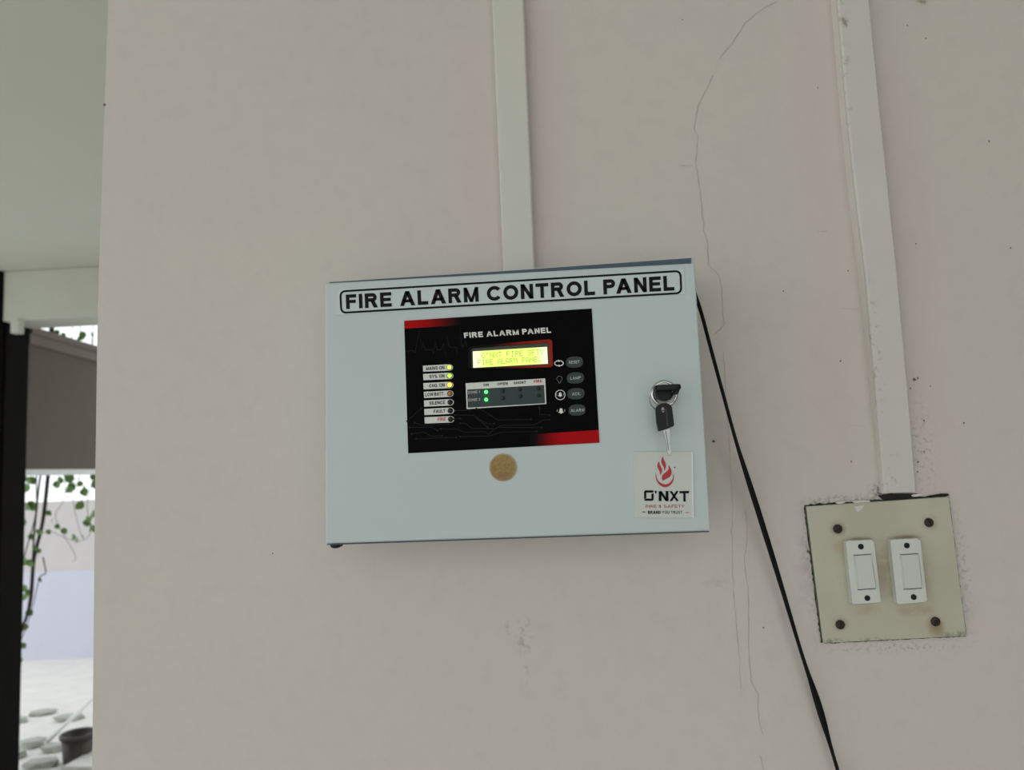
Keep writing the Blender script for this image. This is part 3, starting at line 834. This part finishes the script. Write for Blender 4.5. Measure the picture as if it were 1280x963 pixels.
# ---- black fascia
YK = YF - .0006
Zf = zoomer(500, 380, 4.923)
M['fascia'] = mat('glossy_black_overlay', (5, 5, 6), .6, var=.05, spec=.05)
fas = prism('fascia_overlay', w2([Zf(25, 104), Zf(1180, 28), Zf(1228, 855), Zf(50, 920)], YK), YK, YF, M['fascia'], pan, .0002)
y1_ = YK - .0002; y2_ = YK - .0004
M['band1'] = gradient_mat('red_to_black_print', (172, 12, 16), (14, 5, 6), Zf(60, 125), Zf(375, 105), YK)
M['band2'] = gradient_mat('black_to_red_print', (6, 5, 6), (172, 10, 16), Zf(820, 850), Zf(1015, 838), YK)
bm = bmesh.new(); add_poly(bm, w2([Zf(26, 105), Zf(372, 82), Zf(374, 131), Zf(29, 153)], y1_), y1_); front(bm); obj_from_bm('red_band', bm, M['band1'], fas)
bm = bmesh.new(); add_poly(bm, w2([Zf(800, 804), Zf(1223, 776), Zf(1227, 854), Zf(800, 878)], y1_), y1_); front(bm); obj_from_bm('red_band', bm, M['band2'], fas)
text('title_lettering', 'FIRE ALARM PANEL', [Zf(392, 178), Zf(926, 144), Zf(930, 178), Zf(396, 211)], y2_, M['print_white'], fas, .235, .175)
Ze = zoomer(500, 380, 12.04)
bm = bmesh.new()
add_ribbon(bm, w2([Ze(*p) for p in ((85, 715), (190, 700), (225, 740), (290, 395), (330, 690), (345, 590), (380, 690), (480, 690), (505, 750), (530, 550), (560, 690), (620, 690), (655, 600), (695, 810), (705, 460), (740, 640), (790, 660), (840, 650), (865, 775), (905, 340), (930, 640), (950, 650), (985, 560), (1010, 640))], y1_), .00055, y1_)
obj_from_bm('heartbeat_line', bm, M['print_dim'], fas)
Zc = zoomer(500, 510, 4.923)
bm = bmesh.new()
for ln in (((470, 5), (500, 10), (600, 75), (805, 72)), ((340, 18), (430, 14)), ((340, 45), (450, 45), (540, 120)), ((330, 70), (370, 66)), ((60, 120), (200, 120), (230, 140)), ((45, 82), (100, 30), (130, 4)),
           ((370, 95), (400, 95), (440, 125), (590, 130), (620, 108), (830, 104), (880, 75), (920, 74)), ((100, 190), (345, 182)), ((370, 178), (560, 172), (620, 150), (840, 146)), ((858, 0), (860, 40), (920, 46)),
           ((70, 160), (150, 150), (190, 175), (260, 172)), ((250, 130), (350, 132), (400, 150), (520, 146), (545, 160), (600, 120), (870, 122)), ((90, 92), (140, 108), (300, 100)), ((470, 60), (540, 100), (580, 98))):
    add_ribbon(bm, w2([Zc(*p) for p in ln], y1_), .0005, y1_)
    for e in (ln[0], ln[-1]):
        c = P(*Zc(*e), y1_)
        add_poly(bm, [(c.x + .0008 * math.cos(a * .785), c.z + .0008 * math.sin(a * .785)) for a in range(8)], y1_ - .00005)
front(bm); obj_from_bm('circuit_traces', bm, M['print_dim'], fas)

# ---- display
Zd = zoomer(570, 410, 9.846)
M['bezel'] = gradient_mat('black_to_red_bezel', (24, 22, 22), (150, 40, 26), Zd(420, 300), Zd(1010, 260), YK, .3)
bo = rounded(w2([Zd(148, 232), Zd(1182, 138), Zd(1194, 484), Zd(152, 508)], YK - .002), .0028, 6)
bi = rounded(w2([Zd(186, 250), Zd(1140, 176), Zd(1152, 456), Zd(192, 498)], YK - .002), .0012, 6)
lcd = frame('display_bezel', bo, bi, YK - .0022, YK, M['bezel'], pan, YK - .0016)
M['lcd_dark'] = mat('dark_olive_surround', (40, 48, 18), .4, var=.05)
prism('display_surround', w2([Zd(180, 246), Zd(1144, 172), Zd(1156, 460), Zd(188, 500)], YK - .0003), YK - .0003, YK, M['lcd_dark'], lcd)
def lcd_mat():
    m = bpy.data.materials.new('backlit_lcd'); m.use_nodes = True
    t = NT(m); b = t.n['Principled BSDF']
    A = P(*Zd(207, 390), YK); B = P(*Zd(1125, 338), YK); d = B - A
    v = t.add('ShaderNodeVectorMath', operation='SUBTRACT'); t.l.new(t.pos(), v.inputs[0]); v.inputs[1].default_value = A
    kx = t.add('ShaderNodeVectorMath', operation='DOT_PRODUCT'); t.l.new(v.outputs[0], kx.inputs[0]); kx.inputs[1].default_value = d / d.length_squared
    e = t.math('ABSOLUTE', t.math('SUBTRACT', kx.outputs['Value'], .5))
    ed = t.ramp(e, .30, .5)                     # the two side-mounted backlight LEDs
    c = t.mix(ed, srgb((226, 255, 120)), srgb((255, 255, 215)))
    t.l.new(c, b.inputs['Emission Color']); b.inputs['Emission Strength'].default_value = 1.12
    b.inputs['Base Color'].default_value = srgb((120, 130, 40)); b.inputs['Roughness'].default_value = .3
    return m
M['lcd'] = lcd_mat()
prism('screen', w2([Zd(207, 291), Zd(1120, 234), Zd(1131, 441), Zd(212, 491)], YK - .0006), YK - .0006, YK - .0002, M['lcd'], lcd)
FONT = {'F': '11111 10000 10000 11110 10000 10000 10000', 'I': '01110 00100 00100 00100 00100 00100 01110', 'R': '11110 10001 10001 11110 10100 10010 10001', 'E': '11111 10000 10000 11110 10000 10000 11111',
        'A': '01110 10001 10001 10001 11111 10001 10001', 'L': '10000 10000 10000 10000 10000 10000 11111', 'M': '10001 11011 10101 10101 10001 10001 10001', 'P': '11110 10001 10001 11110 10000 10000 10000',
        'N': '10001 10001 11001 10101 10011 10001 10001', 'O': '01110 10001 10001 10001 10001 10001 01110', 'X': '10001 10001 01010 00100 01010 10001 10001', 'T': '11111 00100 00100 00100 00100 00100 00100',
        'S': '01111 10000 10000 01110 00001 00001 11110', 'Y': '10001 10001 10001 01010 00100 00100 00100', "'": '01100 00100 01000 00000 00000 00000 00000', ' ': '00000 00000 00000 00000 00000 00000 00000'}
M['lcd_px'] = mat('olive_lcd_pixels', (90, 120, 20), .5, var=0, emit=(150, 190, 40), estr=.55)
def lcd_line(s, quad):
    y = YK - .0008; bm = bmesh.new()
    tl, tr, br, b_l = [Vector(p) for p in w2(quad, y)]
    n = len(s) * 6 - 1
    for i, ch in enumerate(s):
        for rr, row in enumerate(FONT[ch].split()):
            for cc, bit in enumerate(row):
                if bit == '1':
                    pts = []
                    for a, b in ((.06, .06), (.94, .06), (.94, .94), (.06, .94)):
                        u = (i * 6 + cc + a) / n; v = (rr + b) / 7
                        q = (tl * (1 - u) + tr * u) * (1 - v) + (b_l * (1 - u) + br * u) * v
                        pts.append((q.x, q.y))
                    add_poly(bm, pts, y)
    front(bm); obj_from_bm('screen_characters', bm, M['lcd_px'], lcd)
lcd_line(" O'NXT FIRE SFTY", [Zd(262, 312), Zd(1076, 262), Zd(1080, 330), Zd(266, 380)])
lcd_line("FIRE ALARM PANEL", [Zd(266, 397), Zd(1050, 352), Zd(1054, 416), Zd(270, 462)])

# ---- status tags with their LEDs
Zs = zoomer(500, 430, 8.75)
def led(name, px, r, y, m, parent_, collar=None):
    c = P(*px, y)
    o = lathe(name, (c.x, y, c.z), [(r, .0002), (r * .98, -.0006), (r * .75, -.0012), (r * .4, -.00155), (0, -.0017)], m, parent_, 18)
    if collar:
        lathe('led_collar', (c.x, y, c.z), [(r * 1.32, .0002), (r * 1.32, -.0004), (r * 1.0, -.0006), (r * 1.0, .0002)], collar, o, 18)
    return o
rows = (('MAINS ON', 250, 240, 305, 540, 258, 285, 485, 'led_lime'), ('SYS. ON', 253, 330, 398, 543, 350, 322, 485, 'led_green'), ('CHG. ON', 255, 430, 498, 545, 450, 318, 487, 'led_orange'),
        ('LOW BATT.', 260, 525, 593, 545, 545, 278, 484, 'led_amber_off'), ('SILENCE', 262, 620, 688, 549, 640, 320, 492, 'led_off'), ('FAULT', 265, 713, 780, 551, 732, 368, 495, 'led_off'), ('FIRE', 268, 803, 872, 555, 826, 412, 498, 'led_off'))
for (s, xl, ya_, yb2, lx, ly, t0x, t1x, mm) in rows:
    yt = YK - .0002
    pts = [Zs(xl, ya_), Zs(lx, ly - 35)]
    pts += [Zs(lx + 40 * math.cos(a), ly + 35 * math.sin(a)) for a in [(-70 + 20 * i) * math.pi / 180 for i in range(8)]]
    pts += [Zs(lx, ly + 35), Zs(xl + 3, yb2)]
    tg = prism('status_tag', w2(pts, yt), yt, YK + .0001, M['tagwhite'], pan)
    sl = -.062; dy = sl * (t0x - xl); y0 = ya_ + dy + 15; y1 = ya_ + dy + 52
    text('lettering', s, quad_of(t0x, t1x, y0, y1, sl, Zs), yt - .0002, M['print_red'] if s == 'FIRE' else M['ink'], tg, .2, .16)
    led('status_led', Zs(lx, ly), .00155, yt, M[mm], pan, M['collar'])

# ---- zone table
Zz = zoomer(570, 460, 9.846); yt = YK - .0002
zt_ = prism('zone_table', w2([Zz(118, 190), Zz(1098, 130), Zz(1112, 445), Zz(131, 508)], yt), yt, YK + .0001, M['tagwhite'], pan)
bm = bmesh.new(); add_poly(bm, w2([Zz(138, 268), Zz(1084, 211), Zz(1096, 436), Zz(144, 492)], yt - .0001), yt - .0001); front(bm); obj_from_bm('zone_field', bm, M['table'], zt_)
for s, x0, x1, y0, y1, mm in (('ON', 335, 402, 196, 226, 'ink'), ('OPEN', 508, 636, 184, 215, 'ink'), ('SHORT', 710, 862, 172, 203, 'ink'), ('FIRE', 958, 1058, 153, 184, 'print_red'), ('ZONE 1', 148, 292, 288, 320, 'print_grey'), ('ZONE 2', 150, 298, 381, 413, 'print_grey')):
    text('lettering', s, quad_of(x0, x1, y0, y1, -.06, Zz), yt - .0003, M[mm], zt_, .2, .18)
for i, (x, y) in enumerate(((370, 298), (372, 392), (577, 282), (578, 373), (788, 268), (793, 353), (1015, 255), (1020, 343))):
    led('zone_led', Zz(x, y), .00125, yt, M['led_zone'] if i < 2 else M['led_off'], pan, M['collar'] if i > 1 else None)

# ---- push buttons and icons
Zb = zoomer(680, 430, 9.625)
for s, cx_, cy_, x0, x1, y0 in (('RESET', 367, 220, 300, 430, 206), ('LAMP', 378, 410, 315, 440, 396), ('ACK.', 385, 600, 335, 440, 586), ('ALARM', 398, 797, 320, 482, 786)):
    pts = []
    for i in range(28):
        a = 2 * math.pi * i / 28
        e = .72
        pts.append(Zb(cx_ + 103 * math.copysign(abs(math.cos(a)) ** e, math.cos(a)), cy_ + 67 * math.copysign(abs(math.sin(a)) ** e, math.sin(a)) - .05 * 103 * math.cos(a)))
    bt_ = prism('push_button', w2(pts, YK - .0005), YK - .0006, YK, M['button'], pan, .0004)
    text('lettering', s, quad_of(x0, x1, y0, y0 + 36, -.06, Zb), YK - .0008, M['print_grey'], bt_, .19, .16)
def add_bell(bm, cx_, cy_, s, y):
    pr = [(0, -1.0), (.18, -.95), (.45, -.75), (.58, -.4), (.62, .2), (.95, .62), (.95, .75)]
    add_poly(bm, w2([Zb(cx_ + s * a, cy_ + s * b) for a, b in pr] + [Zb(cx_ - s * a, cy_ + s * b) for a, b in pr[:0:-1]], y), y)
    add_poly(bm, w2([Zb(cx_ + s * .3 * math.cos(a * .785), cy_ + s * (.85 + .28 * math.sin(a * .785))) for a in range(8)], y), y - .00003)
def add_ring(bm, cx_, cy_, r, wd_, y, a0=0, a1=360, ky=1.0, n=24):
    full = abs(a1 - a0) >= 360
    pts = [Zb(cx_ + r * math.cos(math.radians(a0 + (a1 - a0) * i / n)), cy_ + ky * r * math.sin(math.radians(a0 + (a1 - a0) * i / n))) for i in range(n if full else n + 1)]
    add_ribbon(bm, w2(pts, y), wd_, y, full)
kz = .00058 / 9.625
bm = bmesh.new()
add_ring(bm, 180, 234, 52, 11 * kz, y1_, 105, 262, .60, 16); add_ring(bm, 180, 234, 52, 11 * kz, y1_, -75, 82, .60, 16)
add_poly(bm, w2([Zb(172, 190), Zb(198, 206), Zb(172, 222)], y1_), y1_ - .00003); add_poly(bm, w2([Zb(188, 247), Zb(162, 263), Zb(188, 279)], y1_), y1_ - .00003)
front(bm); obj_from_bm('reset_icon', bm, M['print_white'], fas)
bm = bmesh.new(); add_ring(bm, 186, 420, 32, 5 * kz, y1_, 130, 410, 1.0, 18)
add_ribbon(bm, w2([Zb(164, 442), Zb(178, 462), Zb(180, 472), Zb(194, 472), Zb(196, 462), Zb(208, 442)], y1_), 6 * kz, y1_)
obj_from_bm('lamp_icon', bm, mat('grey_ink', (110, 112, 110), .5, var=.02), fas)
bm = bmesh.new(); add_ring(bm, 195, 615, 58, 7 * kz, y1_); add_bell(bm, 195, 610, 27, y1_ - .00003)
add_ring(bm, 195, 612, 43, 3 * kz, y1_, -25, 15, 1, 6); add_ring(bm, 195, 612, 43, 3 * kz, y1_, 165, 205, 1, 6); front(bm); obj_from_bm('silence_icon', bm, M['print_white'], fas)
bm = bmesh.new(); add_bell(bm, 205, 806, 32, y1_ - .00003)
add_ring(bm, 205, 806, 46, 4 * kz, y1_, -22, 14, 1, 6); add_ring(bm, 205, 806, 46, 4 * kz, y1_, 166, 202, 1, 6); front(bm); obj_from_bm('alarm_icon', bm, M['print_white'], fas)

# ---- gold hologram seal
sc_ = P(628.8, 584.6, YF); sr = .00955
seal = lathe('hologram_seal', (sc_.x, YF, sc_.z), [(sr, .0002), (sr, -.0004), (sr * .99, -.0005), (0, -.0005)], M['seal'], pan, 48, False)
lathe('seal_rim', (sc_.x, YF, sc_.z), [(sr * 1.04, .0002), (sr * 1.04, -.0006), (sr * .93, -.0007), (sr * .93, -.0003)], M['seal_rim'], seal, 48, False)
bm = bmesh.new(); add_ribbon(bm, [(sc_.x + sr * .78 * math.cos(a * .1309), sc_.z + sr * .78 * math.sin(a * .1309)) for a in range(48)], .00025, YF - .0006, True)
for i in range(26):
    a = 2 * math.pi * i / 26
    if i % 5: add_ribbon(bm, [(sc_.x + sr * k_ * math.cos(a), sc_.z + sr * k_ * math.sin(a)) for k_ in (.82, .91)], .0005, YF - .0006)
for dz in (.35, 0, -.3):
    for j in range(-3, 4):
        add_ribbon(bm, [(sc_.x + sr * (.17 * j - .05), sc_.z + sr * (dz + .08 * ((j * 7) % 3 - 1))), (sc_.x + sr * (.17 * j + .06), sc_.z + sr * (dz + .05))], .0005, YF - .0006)
front(bm); obj_from_bm('seal_engraving', bm, mat('bright_gold_foil', (152, 126, 70), .4, metal=.3, var=.15, nscale=400), seal)

# ---- brand sticker
Zk = zoomer(785, 560, 10.133); YT = YF - .0012
stq = [Zk(72, 52), Zk(818, 42), Zk(832, 890), Zk(76, 890)]
M['sticker'] = mat('matt_white_sticker', (198, 203, 194), .35, var=.02)
stk = prism('brand_sticker', rounded(w2(stq, YT), .0006, 3), YT, YF + .0001, M['sticker'], pan, .0004)
prism('sticker_edge', w2([Zk(806, 46), Zk(822, 44), Zk(834, 888), Zk(818, 889)], YT - .0002), YT - .0002, YF, M['white_edge'], stk, .0001)
yk = YT - .0003
bm = bmesh.new()
def smooth_poly(pts, n=4):
    v = [Vector((p[0], p[1], 0)) for p in pts]
    out = []
    N = len(v)
    for i in range(N):
        p0, p1, p2, p3 = v[i - 1], v[i], v[(i + 1) % N], v[(i + 2) % N]
        for j in range(n):
            t = j / n
            q = 0.5 * ((2 * p1) + (p2 - p0) * t + (2 * p0 - 5 * p1 + 4 * p2 - p3) * t * t + (3 * p1 - p0 - 3 * p2 + p3) * t ** 3)
            out.append((q.x, q.y))
    return out
M['logo'] = mat('crimson_logo_ink', (178, 24, 36), .45, var=.03)
for pl in ([(392, 176), (372, 212), (376, 255), (398, 298), (410, 342), (430, 304), (430, 268), (408, 225)],
           [(443, 110), (422, 158), (430, 205), (452, 245), (460, 292), (480, 242), (475, 190), (452, 150)],
           [(512, 220), (514, 268), (490, 300), (446, 336), (428, 374), (440, 416), (472, 400), (530, 366), (553, 320), (544, 268)]):
    add_poly(bm, w2([Zk(*p) for p in smooth_poly(pl, 3)], yk), yk)
out_ = smooth_path([(x, y, 0) for x, y in ((352, 305), (350, 370), (375, 440), (420, 485), (465, 500), (515, 488), (560, 445), (580, 380), (576, 310))], 4)
inn_ = smooth_path([(x, y, 0) for x, y in ((352, 305), (362, 375), (388, 422), (424, 450), (465, 462), (506, 456), (545, 426), (568, 385), (576, 310))], 4)
for i in range(len(out_) - 1):
    q = [out_[i], out_[i + 1], inn_[i + 1], inn_[i]]
    if i == 0: q = [out_[0], out_[1], inn_[1]]
    if i == len(out_) - 2: q = [out_[i], out_[i + 1], inn_[i]]
    add_poly(bm, w2([Zk(p[0], p[1]) for p in q], yk), yk)
front(bm); obj_from_bm('flame_logo', bm, M['logo'], stk)
bm = bmesh.new()
def zrect(*p): add_poly(bm, w2([Zk(*q) for q in p], yk), yk)
# squared letter O with two slanting cuts
zrect((203, 556), (220, 540), (232, 560), (232, 640), (203, 652)); zrect((214, 540), (322, 540), (322, 568), (218, 568))
zrect((296, 586), (325, 574), (325, 656), (296, 640)); zrect((206, 660), (226, 644), (308, 644), (325, 652), (312, 672), (214, 672))
zrect((340, 545), (366, 545), (356, 582), (344, 578))
front(bm)
add_text(bm, 'N', [Zk(388, 550), Zk(512, 548), Zk(514, 676), Zk(390, 676)], yk, .24)
add_text(bm, 'X', [Zk(524, 549), Zk(642, 548), Zk(644, 676), Zk(526, 676)], yk, .2)
zrect((652, 549), (776, 546), (770, 578), (652, 578)); zrect((700, 578), (730, 578), (731, 682), (702, 682)); front(bm)
add_text(bm, 'BRAND', [Zk(252, 798), Zk(414, 798), Zk(415, 838), Zk(252, 838)], yk, .24, .14)
add_text(bm, 'YOU TRUST', [Zk(432, 799), Zk(688, 799), Zk(690, 837), Zk(432, 837)], yk, .17, .22)
zrect((165, 812), (200, 808), (235, 814), (200, 820)); zrect((580, 244), (604, 244), (596, 258), (588, 258)); front(bm)
obj_from_bm('lettering', bm, M['ink'], stk)
bm = bmesh.new(); add_text(bm, 'FIRE & SAFETY', [Zk(224, 724), Zk(716, 722), Zk(718, 760), Zk(224, 762)], yk, .15, .2)
zrect((714, 822), (750, 816), (788, 821), (750, 828)); front(bm)
obj_from_bm('red_lettering', bm, M['logo'], stk)

# ---- lock
Zl = zoomer(800, 465, 8.75)
lc = P(*Zl(262, 243), YF); lr = .0099
lock = lathe('lock', (lc.x, YF, lc.z), [(lr, .0005), (lr, -.0018), (lr * .92, -.0028), (lr * .80, -.003), (lr * .74, -.0022), (lr * .70, -.0022), (lr * .66, -.0058), (lr * .60, -.0066), (0, -.0066)], M['chrome'], pan, 40)
lathe('lock_plug', (lc.x, YF, lc.z), [(lr * .56, -.006), (lr * .56, -.0072), (lr * .5, -.0078), (0, -.0078)], M['blackplastic'], lock, 32)

# ================================================================== KEYS
# the key in the lock: bow lies level, so its edge faces the room
ki = empty('cabinet_key', (lc.x, YF - .0078, lc.z), 'black headed key pushed into the lock with its head turned level', 'key', 'keys of the alarm panel')
yk0 = YF - .0079
bm = bmesh.new(); add_box(bm, (lc.x - .0035, yk0 - .006, lc.z - .0006), (lc.x + .0035, yk0 + .0002, lc.z + .0006)); obj_from_bm('blade', bm, M['steel'], ki)
c0 = P(*Zl(150, 175), yk0 - .012); c1 = P(*Zl(436, 175), yk0 - .012)
zt_k = P(*Zl(300, 150), yk0 - .012).z; zb_k = P(*Zl(300, 206), yk0 - .012).z
bm = bmesh.new()
outl = rounded([(c0.x, yk0 - .005), (c1.x, yk0 - .005), (c1.x, yk0 - .020), (c0.x, yk0 - .020)], .004, 4)
t_ = [bm.verts.new((x, y, zt_k)) for x, y in outl]; b_ = [bm.verts.new((x, y, zb_k)) for x, y in outl]
bm.faces.new(t_); bm.faces.new(b_[::-1])
for i in range(len(outl)): bm.faces.new((t_[i], b_[i], b_[(i + 1) % len(outl)], t_[(i + 1) % len(outl)]))
bmesh.ops.recalc_face_normals(bm, faces=bm.faces)
bmesh.ops.bevel(bm, geom=[e for e in bm.edges if abs(e.verts[0].co.z - e.verts[1].co.z) < 1e-6], offset=.0006, segments=2, affect='EDGES')
obj_from_bm('key_head', bm, M['blackplastic'], ki)
nb = w2([Zl(170, 200), Zl(350, 195), Zl(352, 275), Zl(320, 305), Zl(265, 315), Zl(205, 300), Zl(172, 262)], yk0 - .008)
prism('head_boss', nb, yk0 - .008, yk0 - .0002, M['blackplastic'], ki, .001)
prism('head_tab', w2([Zl(370, 190), Zl(438, 190), Zl(418, 243), Zl(380, 240)], yk0 - .014), yk0 - .014, yk0 - .008, M['blackplastic'], ki, .0006)
# the second key hangs from the ring
yk2 = YF - .014
kp = P(*Zl(250, 415), yk2)
ks = empty('cabinet_key', (kp.x, yk2, kp.z), 'black headed spare key hanging below the lock with its toothed blade down', 'key', 'keys of the alarm panel')
ow = rounded(w2([Zl(166, 400), Zl(195, 362), Zl(245, 342), Zl(300, 346), Zl(345, 375), Zl(352, 430), Zl(372, 595), Zl(300, 622), Zl(200, 656), Zl(180, 560)], yk2), .0014, 4)
hc = Vector((kp.x, kp.z)); rh = .0016
n = len(ow); ang0 = None
inner = []
for p in ow:
    d = (Vector(p) - hc).normalized(); inner.append((hc.x + d.x * rh * .8, hc.y + d.y * rh * 1.25))
frame('key_head', ow, inner, yk2 - .0015, yk2 + .0015, M['blackplastic'], ks)
gp = w2([Zl(285, 400), Zl(302, 600)], yk2 - .0016)
bm = bmesh.new(); add_ribbon(bm, gp, .0006, yk2 - .0016); obj_from_bm('head_groove', bm, M['collar'], ks)
bl_px = [(244, 640), (328, 615), (332, 660), (318, 690), (330, 725), (316, 750), (332, 790), (322, 815), (343, 850), (345, 890), (330, 918), (310, 916), (298, 880), (284, 760), (266, 690)]
blade = prism('blade', w2([Zl(*p) for p in bl_px], yk2), yk2 - .0008, yk2 + .0008, M['steel'], ks, .0002)
bm = bmesh.new(); add_ribbon(bm, w2([Zl(282, 650), Zl(298, 740), Zl(312, 860)], yk2 - .001), .00035, yk2 - .0009); obj_from_bm('blade_groove', bm, M['collar'], blade)
# wire key ring joining both keys
rc_ = P(*Zl(238, 288), yk2 + .003); rr = .0088
bm = bmesh.new(); N = 40; rings = []
for i in range(N):
    a = 2 * math.pi * i / N
    c = Vector((rc_.x + rr * math.cos(a) * .98, rc_.y - .0035 * math.sin(a), rc_.z + rr * math.sin(a)))
    d = Vector((math.cos(a), 0, math.sin(a)))
    rings.append([bm.verts.new(c + d * .00042 * math.cos(b * math.pi / 4) + Vector((0, .00042 * math.sin(b * math.pi / 4), 0))) for b in range(8)])
for i in range(N):
    p, q = rings[i], rings[(i + 1) % N]
    for b in range(8): bm.faces.new((p[b], p[(b + 1) % 8], q[(b + 1) % 8], q[b]))
bmesh.ops.recalc_face_normals(bm, faces=bm.faces)
tag(obj_from_bm('key_ring', bm, M['chrome'], None, True), 'thin wire key ring joining the two black headed keys', 'key ring')

# ================================================================== CORD
cp = [(862, 350, -.03), (875, 386, -.035), (889, 438, -.034), (905, 497, -.03), (919, 548, -.026), (932, 590, -.022), (948, 640, -.018), (974, 724, -.013), (1001, 814, -.010), (1023, 881.6, -.009), (1047, 963, -.008)]
path = [P(a, b, c) for a, b, c in cp]
d = (path[-1] - path[-2]).normalized()
path += [path[-1] + d * .12, Vector((path[-1].x + .10, -.01, .75)), Vector((path[-1].x + .14, -.012, .25)), Vector((path[-1].x + .15, -.03, .02))]
sp = smooth_path(path, 8)
rad = []; tw = []
for i in range(len(sp)):
    s = i / 8
    rad.append(.0027); tw.append(1.57 - 1.1 * math.exp(-((s - 6.0) / 2.0) ** 2) - 1.4 * math.exp(-((s - 9.1) / .6) ** 2))
bm = bmesh.new(); add_tube(bm, sp, rad, 14, .5, tw)
tag(obj_from_bm('power_cord', bm, M['cord'], None, True), 'thin flat black cord running from behind the panel down the wall', 'cord')
